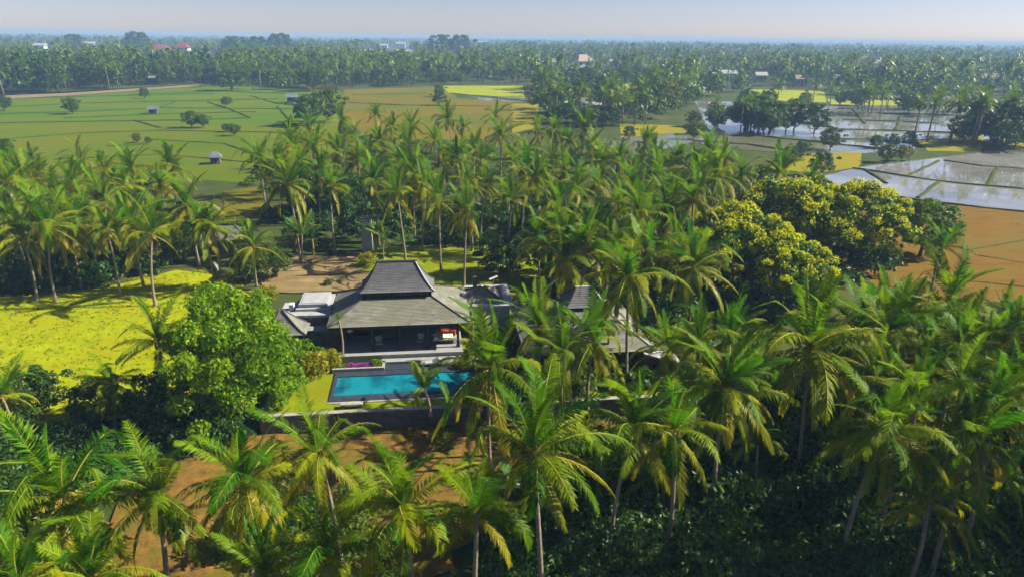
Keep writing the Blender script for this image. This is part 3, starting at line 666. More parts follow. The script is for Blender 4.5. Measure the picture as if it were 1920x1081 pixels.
VP = [(920, 690, 8.5, 1.42, "large spreading palm overlapping the right end of the pool"),
      (1054, 660, 8.5, 1.05, "yellow-green palm in front of the bungalow's left roof slope"),
      (1179, 521, 9.7, 1.3, "tall lone palm with slender trunk rising in front of the bungalow roof"),
      (1254, 658, 8.0, .95, "palm just right of the bungalow annex"),
      (1012, 612, 7.0, 1.05, "palm in front of the bungalow roof's left eave"),
      (1112, 640, 7.5, 1.15, "palm with arching fronds in front of the bungalow doors"),
      (1135, 600, 5.5, .6, "slim young palm in front of the bungalow roof's right slope"),
      (1367, 640, 9.5, 1.0, "bright palm right of the bungalow, upper of two overlapping"),
      (1357, 727, 10.0, 1.1, "palm with hanging fronds right of the bungalow, lower of two overlapping"),
      (1520, 650, 11.3, 1.5, "biggest palm on the right with a fan of fronds and bare pale trunk"),
      (1660, 806, 10.5, 1.1, "dim palm with slightly leaning trunk below and right of the biggest right-hand palm"),
      (1827, 823, 10.0, 1.05, "shaded palm near the right edge above the darkest corner"),
      (1743, 937, 6.5, .95, "low dull yellow palm in the shade at the lower right"),
      (1763, 465, 8.5, 1.0, "lone palm standing against the bare orange field on the right"),
      (793, 728, 2.3, .85, "small green palm in front of the pool"),
      (210, 718, 4.5, .8, "short palm on the near side of the yellow meadow"),
      (297, 640, 6.5, 1.1, "dark palm at the left side of the bright green tree"),
      (473, 463, 5.5, 1.0, "short palm with orange heart left of the bare yard"),
      (378, 427, 8.0, 1.1, "left of the twin pale-trunked palms at the meadow edge"),
      (398, 424, 8.2, 1.0, "right of the twin pale-trunked palms at the meadow edge"),
      (1004, 446, 7.5, .9, "pale fronded palm behind the right wing of the villa"),
      (720, 452, 3.0, .75, "small bright palm beside the concrete pillar behind the villa"),
      (568, 440, 4.0, .9, "dark glossy palm behind the bare yard"),
      (0, 745, 6.0, .9, "palm cut off by the left edge below the meadow")]
for i, (x, y, h, s, lab) in enumerate(VP):
    palm(x, y, h, s, 30 + i, lab, "palms around the villa", n=(30 if h > 4 else 14), mix=None if h > 4 else [('up', .35), ('high', .4), ('mid', .25)])
# two slim ornamental palms by the villa eave
for i, (x, y, lab) in enumerate(((635, 600, "slim ornamental palm in front of the villa's left eave corner"), (884, 578, "slim ornamental palm in front of the villa's right eave corner"))):
    palm(x, y, 4.2, .28, 60 + i, lab, "ornamental palms at the villa", n=15, mix=[('up', .4), ('high', .35), ('mid', .25)], name="ornamental_palm", trunk=0)

def grove(pts, seed, what, group, hs=(9, 11), ss=(.95, 1.12), n=28, mix=None):
    pts = sorted(pts, key=lambda p: p[0]); rng = RS(seed)
    for i, p in enumerate(pts):
        h = p[2] if len(p) > 2 else rng.uniform(*hs)
        palm(p[0], p[1], h, rng.uniform(*ss) * rng.choice([.78, .92, 1.0, 1.08]), seed + i, f"{ordinal(i + 1)} from the left of the {what}", group, n=n, mix=mix)
grove([(17, 410), (43, 345), (90, 425), (135, 345), (168, 338), (158, 402), (200, 432), (325, 312), (265, 362), (298, 400), (110, 378), (15, 345, 10), (352, 385), (232, 352), (62, 390), (75, 330), (195, 375), (130, 420), (300, 345), (245, 420), (40, 440), (150, 302), (60, 296), (245, 318), (10, 300), (195, 320), (285, 440)], 200,
      "palms beyond the yellow meadow", "palms beyond the meadow", (7.3, 9.3), (.92, 1.1))
grove([(486, 300), (520, 305), (563, 302), (635, 285), (712, 264), (775, 325), (823, 380), (792, 352), (858, 300), (912, 347), (939, 254), (890, 280), (1005, 335), (1083, 352), (1065, 265),
       (1130, 305), (985, 285), (830, 300), (672, 300), (745, 300), (600, 320), (1035, 300), (960, 300), (765, 275), (1110, 275), (660, 262), (1010, 250), (815, 262), (545, 262), (590, 275), (690, 290), (735, 240), (868, 240), (905, 300), (1040, 245), (1120, 345), (1045, 385), (960, 375), (875, 395), (745, 365), (700, 340), (620, 350), (540, 345), (1095, 240), (580, 240), (705, 215), (770, 235), (840, 225), (930, 215), (985, 330), (640, 225), (1060, 320), (880, 345)], 300, "palms in the grove behind the villa", "palms behind the villa", (9, 11.5), (1.0, 1.18))
grove([(1188, 345), (1235, 330), (1308, 335), (1270, 300), (1345, 330), (1462, 325), (1225, 300), (1160, 380), (1250, 385), (1390, 325), (1518, 345), (1300, 372), (1210, 270), (1330, 290), (1260, 350), (1200, 400), (1160, 300), (1360, 300)], 400, "palms in the grove above the bungalow", "palms above the bungalow", (9.5, 12), (.98, 1.15))
grove([(1098, 470), (1150, 462), (1215, 470), (1265, 468), (1060, 490), (1300, 500), (1040, 440), (1120, 425), (1240, 430), (1180, 430)], 450, "yellow-green palms behind the bungalow", "palms behind the bungalow", (7, 9), (.9, 1.1))
grove([(1614, 620), (1665, 622), (1700, 585), (1760, 605), (1734, 672), (1800, 640), (1853, 645), (1900, 620), (1905, 720), (1640, 700), (1800, 720), (1860, 760), (1720, 750), (1660, 575), (1310, 640), (1780, 560), (1880, 580)], 500,
      "palms in the shaded right-hand grove", "palms of the right grove", (9, 11.5), (.95, 1.12))
grove([(1330, 790, 4), (1420, 830, 5), (1560, 850, 3.5), (1620, 880, 3), (1700, 850, 5), (1700, 700, 6), (1880, 900, 4), (1240, 900, 3), (1130, 880, 4), (1820, 960, 3), (1290, 720, 6), (1420, 680, 7)], 600,
      "young palms low in the right-hand grove", "young palms of the right grove", (3, 6), (.8, 1.0), n=20, mix=[('up', .25), ('high', .3), ('mid', .25), ('low', .2)])
rng = RS(77)   # grove carried on unseen past the right edge, added to shade the lower right
k = 0
for wx, wy in ((36, 30), (42, 36), (39, 42), (47, 44), (46, 51), (54, 50), (53, 58), (61, 57), (35, 24), (48, 30)):
    palm(0, 0, rng.uniform(12, 14.5), 1.3, 560 + k, f"{ordinal(k + 1)} of the unseen tall palms added beyond the right edge for shade", "palms added for shade beyond the right edge", world=(wx, wy, 0), n=30); k += 1
print("near palms", len(near_palms))

# ------------------------------------------------------------------ broadleaf trees and shrubs
def leaf_cloud(rng, centers, radii, per, size, flat=0.55):
    """bent leaf quads spread through clumps, denser on their outer sides"""
    Vs = []; 
    for c, r, n in zip(centers, radii, per):
        d = rng.normal(0, 1, (n, 3)); d[:, 2] = np.abs(d[:, 2]) * 0.9 - 0.25; d /= np.linalg.norm(d, axis=1)[:, None]
        p = c + d * (r * rng.uniform(.45, 1.05, n) ** .6)[:, None] * np.array([1, 1, .8])
        nrm = d * 0.7 + rng.normal(0, .55, (n, 3)) + np.array([0, 0, .25]); nrm /= np.linalg.norm(nrm, axis=1)[:, None]
        a = np.cross(nrm, rng.normal(0, 1, (n, 3))); a /= np.linalg.norm(a, axis=1)[:, None] + 1e-9; b = np.cross(nrm, a)
        sz = size * rng.uniform(.6, 1.35, n)[:, None]
        Vs.append(np.stack([p - a * sz, p - b * sz * flat - nrm * sz * .12, p + a * sz, p + b * sz * flat - nrm * sz * .12], 1))
    V = np.concatenate(Vs).reshape(-1, 3); F = np.arange(len(V)).reshape(-1, 4); return V, F

def crown_clumps(rng, R, H0, H1, nc, rc):
    """clump centres on an uneven dome from H0 to H1"""
    cs = []; hz = (H1 - H0) / 2; zc = (H0 + H1) / 2; lob = rng.uniform(.6, 1.3, 9)
    for i in range(nc):
        z = 1 - 1.75 * (i + .5) / nc; a = i * 2.39996 + rng.normal(0, .25); r = math.sqrt(max(0, 1 - z * z))
        k = lob[int((a % 6.283) / 6.284 * 9)] * rng.uniform(.72, 1.08)
        cs.append((R * r * math.cos(a) * k, R * r * math.sin(a) * k, zc + hz * z * rng.uniform(.8, 1.08) * (.75 + .35 * k)))
    return np.array(cs), rc * rng.uniform(.75, 1.3, nc)

def limbs(rng, cs, H0, R, r0, n=9):
    b = MB(); fork = np.array([rng.normal(0, .2), rng.normal(0, .2), H0 * .95])
    b.tube([(0, 0, -.1), (rng.normal(0, .1), rng.normal(0, .1), H0 * .5), fork], [r0 * 1.5, r0, r0 * .85], 8)
    for i in rng.permutation(len(cs))[:n]:
        c = cs[i]; m = fork * .5 + c * .5 + np.array([0, 0, -.35]); b.tube([fork, m, c], [r0 * .6, r0 * .32, .03], 6)
    return b

def make_tree(seed, R, H0, H1, nc, rc, per, size, leaf, r0=.2, flower=None):
    rng = RS(seed); cs, rad = crown_clumps(rng, R, H0, H1, nc, rc)
    V, F = leaf_cloud(rng, cs, rad, [per] * nc, size); mats = [leaf]; mi = None
    inner = cs[:: 2] * np.array([.5, .5, .85]); V2, F2 = leaf_cloud(rng, inner, rad[::2], [per // 3] * len(inner), size)
    F = np.concatenate([F, F2 + len(V)]); V = np.concatenate([V, V2]); mi = np.zeros(len(F), int)
    if flower is not None:
        top = cs[:, 2] > np.percentile(cs[:, 2], 8); V3, F3 = leaf_cloud(rng, cs[top] * np.array([1.03, 1.03, 1]) + np.array([0, 0, .3]), rad[top] * .95, (per * rng.choice([.15, .5, 1.0, 1.3], top.sum())).astype(int), size * .85)
        F = np.concatenate([F, F3 + len(V)]); V = np.concatenate([V, V3]); mats.append(flower); mi = np.concatenate([mi, np.ones(len(F3), int)])
    return mesh_np("crown", V, F, mats, mi), limbs(rng, cs, H0, R, r0).mesh("trunk", M['bark'], True)

def tree(pair, p, s=1.0, rz=0.0, label=None, group=None, name="broadleaf_tree", cat="tree", sz=None):
    o = empty(name, (p[0], p[1], base_z(p[0], p[1])), rz, label, cat, group)
    ss = (s, s, s * (sz or 1)); obj("crown", pair[0], o, scale=ss); obj("trunk", pair[1], o, scale=ss); return o

big = make_tree(14, 5.5, .5, 9.8, 86, 1.1, 240, .17, M['bright'], .3)
tree(big, G(448, 792), .86, 0.4, "big bright green tree left of the pool with dense clumped leaves", name="broadleaf_tree", sz=1.3)
for i, (wx, wy, s) in enumerate(((55, 40, 1.6), (64, 49, 1.6), (66, 34, 1.7), (48, 29, 1.5), (58, 22, 1.7))):  # unseen trees added to cast shade over the lower right corner
    tree(big, (wx, wy), s, i * 1.1 + 1, ordinal(i + 1) + " of the unseen dense trees added beyond the right edge for shade", "trees added for shade beyond the right edge", "added_shade_tree")
mangoes = [make_tree(20 + i, 5.2, 1.8, 8.4, 105, .85, 105, .19, M['mango'], .25, M['blossom'] if i < 2 else None) for i in range(3)]
for i, (x, y, h, s, k, lab) in enumerate(((1385, 475, 5, 1.15, 0, "mango tree with golden blossom at the left of the blossoming group"), (1490, 430, 5, 1.35, 1, "widest golden blossoming mango tree in the middle of the group"),
                                    (1605, 430, 5, 1.25, 0, "golden blossoming mango tree at the right of the group"), (1440, 395, 5, 1.0, 1, "yellow blossoming mango tree at the back of the group"),
                                    (1738, 420, 5, .95, 2, "dark green mango tree beside the lone palm at the bare field"), (1470, 520, 4, .95, 0, "green and gold mango tree below the golden blossoming group"))):
    p = G(x, y, h); tree(mangoes[k], p, s, i * 1.3, lab, "mango trees", "mango_tree")
mids = [make_tree(40 + i, 3.7, 1.0, 6.8, 34, .95, 120, .2, M[['dark', 'mid', 'mid', 'olive', 'dark', 'mid'][i]], .17) for i in range(6)]
shrubs = [make_tree(60 + i, 1.35, .15, 2.0, 16, .55, 80, .13, M[['mid', 'bright', 'yellowleaf', 'dark'][i]], .05) for i in range(4)]
for i, (x, y, k, s, lab) in enumerate(((600, 400, 0, 1.0, "dark leafy tree behind the bare yard"), (575, 395, 1, 1.1, "green leafy tree left behind the bare yard"), (650, 400, 0, 1.1, "dark tree left of the concrete pillar"),
                                       (935, 510, 0, .85, "round dark tree on the lawn behind the villa's right wing"), (1010, 505, 0, 1.0, "dark tree behind the bungalow's left side"), (1060, 520, 1, .9, "dark green tree just behind the bungalow roof"),
                                       (1240, 560, 1, 1.0, "dark tree right behind the bungalow"), (1330, 560, 3, 1.0, "dark leafy tree between the bungalow and the mango trees"), (1395, 560, 1, .9, "dark tree under the left mango tree"),
                                       (345, 480, 1, .75, "bright shrubby tree left of the twin palms"), (280, 460, 0, .95, "dark tree in the grove beyond the meadow"), (520, 510, 1, .6, "small green tree between the short palm and the bare yard"),
                                       (470, 520, 1, .6, "leafy tree under the short palm left of the bare yard"), (75, 770, 0, .62, "dark bush-like tree at the left edge below the meadow"), (190, 790, 0, .6, "dark low tree between the meadow and the big palm"),
                                       (300, 800, 0, .7, "dark tree in the shade left of the bright green tree"), (20, 500, 0, .7, "dark tree at the left end of the meadow's far edge"), (170, 500, 0, .7, "dark leafy tree in the middle of the meadow's far edge"),
                                       (100, 510, 0, .6, "low dark tree at the meadow's far edge"), (240, 500, 0, .7, "dark tree at the right of the meadow's far edge"))):
    tree(mids[k], G(x, y + 10), s, i * .9, lab, "leafy trees around the villa")
for i, (x, y, k, s, lab, nm) in enumerate(((590, 705, 2, 1.0, "yellow-green shrub left of the pool", "shrub"), (622, 690, 2, .8, "yellow shrub beside the purple flowers", "shrub"), (560, 690, 1, 1.2, "bright green shrub between the big tree and the pool", "shrub"),
                                           (705, 688, 1, .35, "small green agave-like shrub beside the purple flowers", "shrub"), (870, 690, 2, .5, "small yellow shrub at the right end of the pool deck", "shrub"),
                                           (690, 500, 2, .9, "yellow shrub behind the villa ridge", "shrub"), (615, 535, 3, .4, "small dark shrub on the bare yard behind the white flat roof", "shrub"),
                                           (240, 775, 2, .8, "yellow shrub at the near edge of the meadow", "shrub"), (420, 540, 2, 1.0, "yellow shrub below the twin palms", "shrub"), (500, 570, 2, 1.0, "yellow-green shrub at the corner of the bare yard", "shrub"),
                                           (1510, 830, 1, .8, "bright green sunlit shrub beside the biggest palm's trunk", "shrub"), (1270, 740, 2, 1.0, "yellow shrub below the bungalow annex", "shrub"),
                                           (545, 735, 1, 1.1, "bright green shrub on the lawn at the foot of the big tree", "shrub"), (600, 640, 1, .8, "green shrub at the villa's left screen wall", "shrub"), (1000, 700, 1, .9, "green shrub in front of the bungalow's left corner", "shrub"), (880, 760, 1, .7, "green shrub on the lawn under the large spreading palm", "shrub"))):
    p = G(x, y, base_z(*G(x, y)[:2])); tree(shrubs[k], p, s, i, lab, "garden shrubs", nm, "shrub")
# purple flowers in the planter
rng = RS(9); cc = np.stack([rng.uniform(1.9, 4.3, 40), rng.uniform(-2.0, -1.2, 40), np.full(40, ZL + .38)], 1)
V, F = leaf_cloud(rng, cc, np.full(40, .2), [24] * 40, .06); fl = obj("purple_flowers", mesh_np("purple_flowers", V, F, M['purple']), plant); tag(fl, kind="stuff")
# banana plants -------------------------------------------------------
def banana(p, s, seed, label):
    rng = RS(seed); root = empty("banana_plant", (p[0], p[1], base_z(p[0], p[1])), 0, label, "banana plant", "banana plants")
    MB().tube([(0, 0, 0), (.03, 0, .9), (0, 0, 1.7)], [.13, .1, .07], 7).build("stem", M['nut'], root, scale=(s,) * 3)
    for i in range(8):
        a = rng.uniform(35, 78); dr = rng.uniform(50, 100); V = []; F = []; x = z = 0; n = 8
        for j in range(n + 1):
            t = j / n; th = math.radians(a - dr * t ** 1.3); wd = .30 * math.sin(math.pi * min(1, .12 + .88 * t)) ** .6 + .01
            V += [(x, -wd, z + .04 - wd * .25), (x, 0, z), (x, wd, z + .04 - wd * .25)]; x += 1.9 / n * math.cos(th); z += 1.9 / n * math.sin(th)
            if j:
                o = 3 * j - 3; F += [(o, o + 1, o + 4, o + 3), (o + 1, o + 2, o + 5, o + 4)]
        obj("leaf", mesh_np("banana_leaf", V, F, M['banana']), root, (0, 0, 1.65 * s), (0, 0, i * 2.4 + rng.uniform(-.3, .3)), s)
for i, (x, y, s, lab) in enumerate(((705, 475, 1.6, "banana plant left of the villa ridge"), (760, 480, 1.2, "banana plant right behind the villa ridge"), (555, 470, 1.7, "dark banana plant left behind the bare yard"), (588, 478, 1.5, "banana plant in the middle behind the bare yard"),
                                    (985, 1000, 1.6, "dim banana plant at the bottom below the tall palm"), (940, 1020, 1.4, "dim banana plant at the bottom edge left of the tall trunk"))):
    banana(G(x, y), s, 700 + i, lab)

# ------------------------------------------------------------------ undergrowth (nobody could count it)
def inpoly(P, q):
    c = False; n = len(P)
    for i in range(n):
        (x0, y0), (x1, y1) = P[i], P[(i + 1) % n]
        if (y0 > q[1]) != (y1 > q[1]) and q[0] < (x1 - x0) * (q[1] - y0) / (y1 - y0 + 1e-9) + x0: c = not c
    return c
def scatter(px, n, rng, world=False):
    P = [(p if world else G(*p)[:2]) for p in px]; P = [(float(p[0]), float(p[1])) for p in P]
    xs = [p[0] for p in P]; ys = [p[1] for p in P]; out = []
    while len(out) < n:
        q = (rng.uniform(min(xs), max(xs)), rng.uniform(min(ys), max(ys)))
        if inpoly(P, q): out.append(q)
    return np.array(out)
def bush_tpl(seed, per=60, size=.16, nc=12):
    rng = RS(seed); cs, rad = crown_clumps(rng, 1.25, .1, 1.8, nc, .55); return leaf_cloud(rng, cs, rad, [per] * nc, size)
def stamp(tpls, pts, sizes, rng, zs=None, hs=None):
    VV = []; FF = []; n0 = 0; idx = []
    for i, (p, s) in enumerate(zip(pts, sizes)):
        k = rng.randint(len(tpls)); V, F = tpls[k]; a = rng.uniform(0, 6.28); c, sn = math.cos(a), math.sin(a)
        R = np.array([[c, -sn, 0], [sn, c, 0], [0, 0, 1]]); hz = 1 if hs is None else hs[i]
        VV.append((V @ R.T) * np.array([s, s, s * hz]) + np.array([p[0], p[1], 0 if zs is None else zs[i]])); FF.append(F + n0); n0 += len(V); idx.append(np.full(len(F), k))
    return np.concatenate(VV), np.concatenate(FF), np.concatenate(idx)
BT = [bush_tpl(80 + i, 30, .2) for i in range(5)]; BTF = [bush_tpl(90 + i, 62, .105, 14) for i in range(5)]
def undergrowth(px, n, mat, label, smin=.7, smax=1.6, seed=1, name="undergrowth", fine=False):
    rng = RS(seed); P = scatter(px, n, rng); P = np.array([p for p in P if base_z(*p) == 0])
    V, F, _ = stamp(BTF if fine else BT, P, smin + (smax - smin) * rng.rand(len(P)) ** 1.6, rng, hs=rng.uniform(.7, 1.35, len(P))); o = obj(name, mesh_np(name, V, F, mat)); tag(o, label, "undergrowth", kind="stuff")
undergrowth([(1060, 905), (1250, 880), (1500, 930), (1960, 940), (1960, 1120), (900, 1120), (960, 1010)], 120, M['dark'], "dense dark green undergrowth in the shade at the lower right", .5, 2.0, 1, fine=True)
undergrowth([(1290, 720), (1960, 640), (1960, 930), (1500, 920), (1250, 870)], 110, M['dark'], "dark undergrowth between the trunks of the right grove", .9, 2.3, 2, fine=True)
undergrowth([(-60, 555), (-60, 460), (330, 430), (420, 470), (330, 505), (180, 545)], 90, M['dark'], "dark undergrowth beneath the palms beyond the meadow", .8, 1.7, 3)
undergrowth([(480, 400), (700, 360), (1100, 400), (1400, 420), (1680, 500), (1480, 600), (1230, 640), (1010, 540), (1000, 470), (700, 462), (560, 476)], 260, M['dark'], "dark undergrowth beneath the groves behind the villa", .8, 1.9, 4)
undergrowth([(450, 330), (700, 290), (1200, 290), (1560, 350), (1400, 410), (700, 350), (500, 400)], 150, M['mid'], "green undergrowth at the far side of the groves", .8, 1.6, 5)
undergrowth([(-80, 835), (100, 830), (340, 815), (480, 805), (500, 815), (380, 845), (220, 900), (180, 960), (-80, 980)], 110, M['dark'], "dark mass of undergrowth below the meadow, partly standing in for deep shade", .35, 1.5, 6, fine=True)  # left reach put in dark to stand for the deep shade there
undergrowth([(380, 1010), (540, 960), (700, 940), (760, 1000), (760, 1120), (380, 1120)], 34, M['mid'], "green undergrowth at the bottom right of the bare soil", .5, 1.3, 7, fine=True)
undergrowth([(-60, 1000), (180, 950), (220, 1120), (-60, 1120)], 26, M['olive'], "olive weeds at the lower left corner", .5, 1.0, 8)
undergrowth([(700, 800), (1100, 770), (1290, 790), (1280, 860), (1000, 850), (840, 840)], 26, M['olive'], "low scrub at the foot of the stone wall", .3, .8, 9)
rng = RS(31); P = np.array([HW(a, b)[:2] for a, b in zip(rng.uniform(14.2, 30.3, 60), rng.uniform(-9.0, -6.5, 60))] + [HW(a, b)[:2] for a, b in zip(rng.uniform(13.5, 18.0, 30), rng.uniform(-9.0, 3.5, 30))])
V, F, _ = stamp(BT, P, rng.uniform(.4, .95, len(P)), rng, np.full(len(P), ZL)); o = obj("garden_shrubbery", mesh_np("garden_shrubbery", V, F, M['mid'])); tag(o, "green shrubbery filling the garden in front of the bungalow", "shrubbery", kind="stuff")
undergrowth([(1100, 925), (1300, 900), (1500, 950), (1800, 960), (1800, 1110), (1000, 1110)], 60, M['mid'], "lighter green shrubs among the dark undergrowth at the lower right", .5, 1.3, 11, fine=True)
# meadow weeds
rng = RS(21); P = scatter(meadow_px, 900, rng)
MT = []
for i in range(4):
    r_ = RS(300 + i); cs = np.stack([r_.normal(0, .55, 7), r_.normal(0, .55, 7), r_.uniform(-.12, .06, 7)], 1); MT.append(leaf_cloud(r_, cs, r_.uniform(.2, .36, 7), [16] * 7, .11))
V, F, _ = stamp(MT, P, rng.uniform(.7, 1.5, len(P)), rng)
o = obj("meadow_grass", mesh_np("meadow_grass", V, F, M['meadowblade'])); tag(o, "tall yellow-green meadow grass left of the villa", "grass", kind="stuff")

# fallen fronds on the bare soil
for i, (x, y, a, lab) in enumerate(((330, 960, .3, "dry fallen frond on the bare soil left of the middle"), (400, 1020, 2.0, "dry fallen frond near the bottom of the bare soil"), (520, 880, 1.2, "dry fallen frond on the soil below the wall's left end"), (680, 850, -.4, "dry fallen frond at the foot of the stone wall"), (830, 850, .8, "dry fallen frond below the pool's right end"), (560, 930, 2.6, "dry fallen frond in the middle of the bare soil"))):
    p = G(x, y); o = empty("fallen_frond", (p[0], p[1], .35), a, lab, "frond", "fallen fronds"); obj("leaf", FROND['dead'][i % 6], o, rot=(0, math.radians(-62), 0), scale=.75)
SOIL = [(230, 905), (380, 855), (520, 820), (720, 805), (950, 805), (980, 880), (900, 1000), (760, 1100), (230, 1100)]
TUFT = []
for i in range(4):
    r_ = RS(330 + i); cs = np.stack([r_.normal(0, .3, 4), r_.normal(0, .3, 4), r_.uniform(-.1, .05, 4)], 1); TUFT.append(leaf_cloud(r_, cs, r_.uniform(.12, .25, 4), [10] * 4, .07))
rng = RS(22); P = scatter(SOIL, 260, rng); V, F, _ = stamp(TUFT, P, rng.uniform(.5, 1.3, len(P)), rng); o = obj("soil_weeds", mesh_np("soil_weeds", V, F, M['olive'])); tag(o, "scattered low weeds on the bare orange soil", "weeds", kind="stuff")
rng = RS(23); P = scatter([(1700, 480), (1800, 390), (1980, 408), (1980, 560), (1720, 555)], 160, rng); V, F, _ = stamp(TUFT, P, rng.uniform(.5, 1.5, len(P)), rng); o = obj("field_weeds", mesh_np("field_weeds", V, F, M['olive'])); tag(o, "scattered weeds on the bare field at the right", "weeds", kind="stuff")

# ------------------------------------------------------------------ middle distance palms and trees
def far_crown(seed, nf=20, L=4.4, nl=11):
    rng = RS(seed); VV = []; FF = []; n0 = 0
    for i in range(nf):
        t = i / nf; a = 82 - 105 * t + rng.uniform(-8, 8); V, F, _ = frond_geo(rng, a, 30 + 60 * math.sin(math.pi * t), L * rng.uniform(.85, 1.1), nl=nl, lw=.34, leaflen=1.0, sag=.1 + .5 * t, segs=1, rib=False)
        q = i * 2.39996 + rng.normal(0, .2); c, s = math.cos(q), math.sin(q); VV.append(V @ np.array([[c, -s, 0], [s, c, 0], [0, 0, 1]]).T); FF.append(F + n0); n0 += len(V)
    return np.concatenate(VV), np.concatenate(FF)
FC = [mesh_np("crown", *far_crown(900 + i), M['farpalm']) for i in range(6)]
FT = [MB().tube([(0, 0, 0), (lx * .5, 0, 5), (lx, 0, 10)], [.26, .18, .15], 5).mesh("trunk", M['trunk'], True) for lx in (0, .5, -.6)]
def mid_palm(p, h, s, rng, label, group):
    o = empty("coconut_palm", (p[0], p[1], 0), rng.uniform(0, 6.28), label, "palm tree", group); k = rng.randint(3)
    obj("trunk", FT[k], o, scale=(s, s, h / 10)); obj("crown", FC[rng.randint(6)], o, ((0, .5, -.6)[k] * s, 0, h), scale=s); return o
def mid_band(px, npalm, ntree, seed, where, hs=(9, 13), ss=(.95, 1.25), ts=(1.1, 1.9), kinds=(0, 1, 2, 3, 4, 5), avoid=()):
    rng = RS(seed); P = [q for q in scatter(px, (npalm + ntree) * 3, rng) if not any(ax0 < proj((q[0], q[1], 0))[0] < ax1 and ay0 < proj((q[0], q[1], 0))[1] < ay1 for ax0, ay0, ax1, ay1 in avoid)][:npalm + ntree]
    ord_ = lambda L: sorted(L, key=lambda q: proj((q[0], q[1], 0))[0])
    for i, q in enumerate(ord_(P[:npalm])): mid_palm(q, rng.uniform(*hs), rng.uniform(*ss), rng, f"{ordinal(i + 1)} from the left of the distant palms {where}", "distant palms " + where)
    for i, q in enumerate(ord_(P[npalm:])): tree(mids[kinds[rng.randint(len(kinds))]], q, rng.uniform(*ts), rng.uniform(0, 6), f"{ordinal(i + 1)} from the left of the distant trees {where}", "distant trees " + where)
LIME = [(825, 160, 990, 195), (1050, 168, 1108, 196), (1152, 160, 1215, 200), (1400, 170, 1550, 196)]
mid_band([(-40, 184), (130, 174), (390, 157), (390, 150), (0, 166), (-40, 168)], 22, 12, 31, "beyond the green fields", (11, 15), (1.1, 1.4), (1.6, 2.8), (0, 4, 0, 1))
mid_band([(395, 170), (640, 172), (640, 150), (395, 150)], 9, 10, 32, "at the end of the green fields", (9, 13), (1.1, 1.4), (1.4, 2.3), (1, 1, 2))
mid_band([(640, 162), (1010, 160), (1010, 140), (640, 146)], 9, 8, 33, "behind the tan field", (9, 12), (1.1, 1.4))
mid_band([(1000, 235), (1010, 170), (1240, 145), (1300, 190), (1230, 232), (1130, 236)], 24, 22, 34, "around the small lime rice plots", avoid=LIME)
mid_band([(1240, 185), (1250, 140), (1960, 140), (1960, 190), (1700, 186)], 18, 14, 35, "beyond the flooded paddies", avoid=LIME)
mid_band([(1570, 210), (1700, 203), (1930, 212), (1930, 226), (1700, 220), (1570, 222)], 16, 3, 36, "on the paddies' far bank", (8, 11))
mid_band([(1700, 264), (1840, 262), (1960, 268), (1960, 290), (1850, 284), (1840, 276), (1720, 268)], 14, 6, 37, "between the flooded paddies", (11, 14), (1.0, 1.3), (1.0, 1.6), (0, 0, 1))
mid_band([(1330, 232), (1560, 252), (1570, 262), (1420, 254), (1340, 245)], 6, 18, 38, "in the paddy hedge", (8, 10), (.9, 1.1), (.9, 1.6), (0, 4, 1))
mid_band([(1400, 200), (1560, 203), (1720, 210), (1720, 204), (1560, 196), (1400, 193)], 8, 10, 40, "in front of the lime field", (7, 10), (.9, 1.2), (.7, 1.3), (0, 4, 1, 5))
mid_band([(1000, 238), (1130, 238), (1290, 236), (1330, 245), (1300, 236), (1060, 228)], 6, 10, 39, "at the back of the golden field", (8, 10), (.9, 1.1), (.8, 1.2), (0, 1))
for i, (x, y, k, s, lab) in enumerate(((575, 236, 1, 1.5, "blue-green tree left of two at the edge of the tan field"), (615, 230, 1, 1.7, "blue-green tree right of two at the edge of the tan field"), (360, 240, 1, .8, "left of two bushy trees standing in the green field"), (383, 240, 1, .65, "right of two bushy trees standing in the green field"),
                                       (440, 255, 1, .55, "green bush in the field near the palm grove"), (425, 248, 1, .4, "small bush beside the green bush in the field"), (258, 268, 3, .4, "small olive bush in the ripening field"), (278, 270, 3, .3, "tiny olive bush in the ripening field"), (271, 185, 0, .7, "small dark tree in the far green field"), (137, 214, 1, .9, "slim tree in the green field"),
                                       (8, 208, 0, .9, "dark tree at the left edge of the green field"), (83, 172, 1, 1.6, "round green tree on the track at the left"), (425, 200, 0, .6, "small dark bush in the far green field"), (823, 198, 0, .9, "dark tree alone in the tan field"), (825, 182, 1, .9, "tree behind the lone dark tree in the tan field"),
                                       (1301, 262, 1, .85, "round green tree alone beside the golden field"), (1180, 262, 0, .6, "small dark tree at the golden field"), (1555, 282, 1, .95, "bright green tree at the corner of the paddies"), (1500, 300, 0, .7, "dark bush at the edge of the golden plot, right of two"), (1480, 304, 0, .6, "dark bush at the edge of the golden plot, left of two"),
                                       (1672, 278, 0, .6, "dark small tree standing in the flooded paddy"), (1705, 272, 0, .6, "dark bush at the end of the flooded paddy"), (1640, 280, 1, .6, "low green bush at the near bund of the paddy"), (1660, 305, 1, .7, "green bush on the bund above the reflecting paddy"), (1690, 302, 3, .6, "olive bush on the bund above the reflecting paddy"), (1830, 262, 0, 1.8, "big dark tree near the right edge"),
                                       (1890, 270, 0, 1.7, "big dark tree cut by the right edge"), (1540, 330, 0, .8, "dark tree at the corner of the reflecting paddy"), (15, 285, 0, .5, "dark bush at the left edge behind the palm grove"))):
    tree(mids[k], G(x, y), s, i * 1.1, lab, "single trees in the fields")

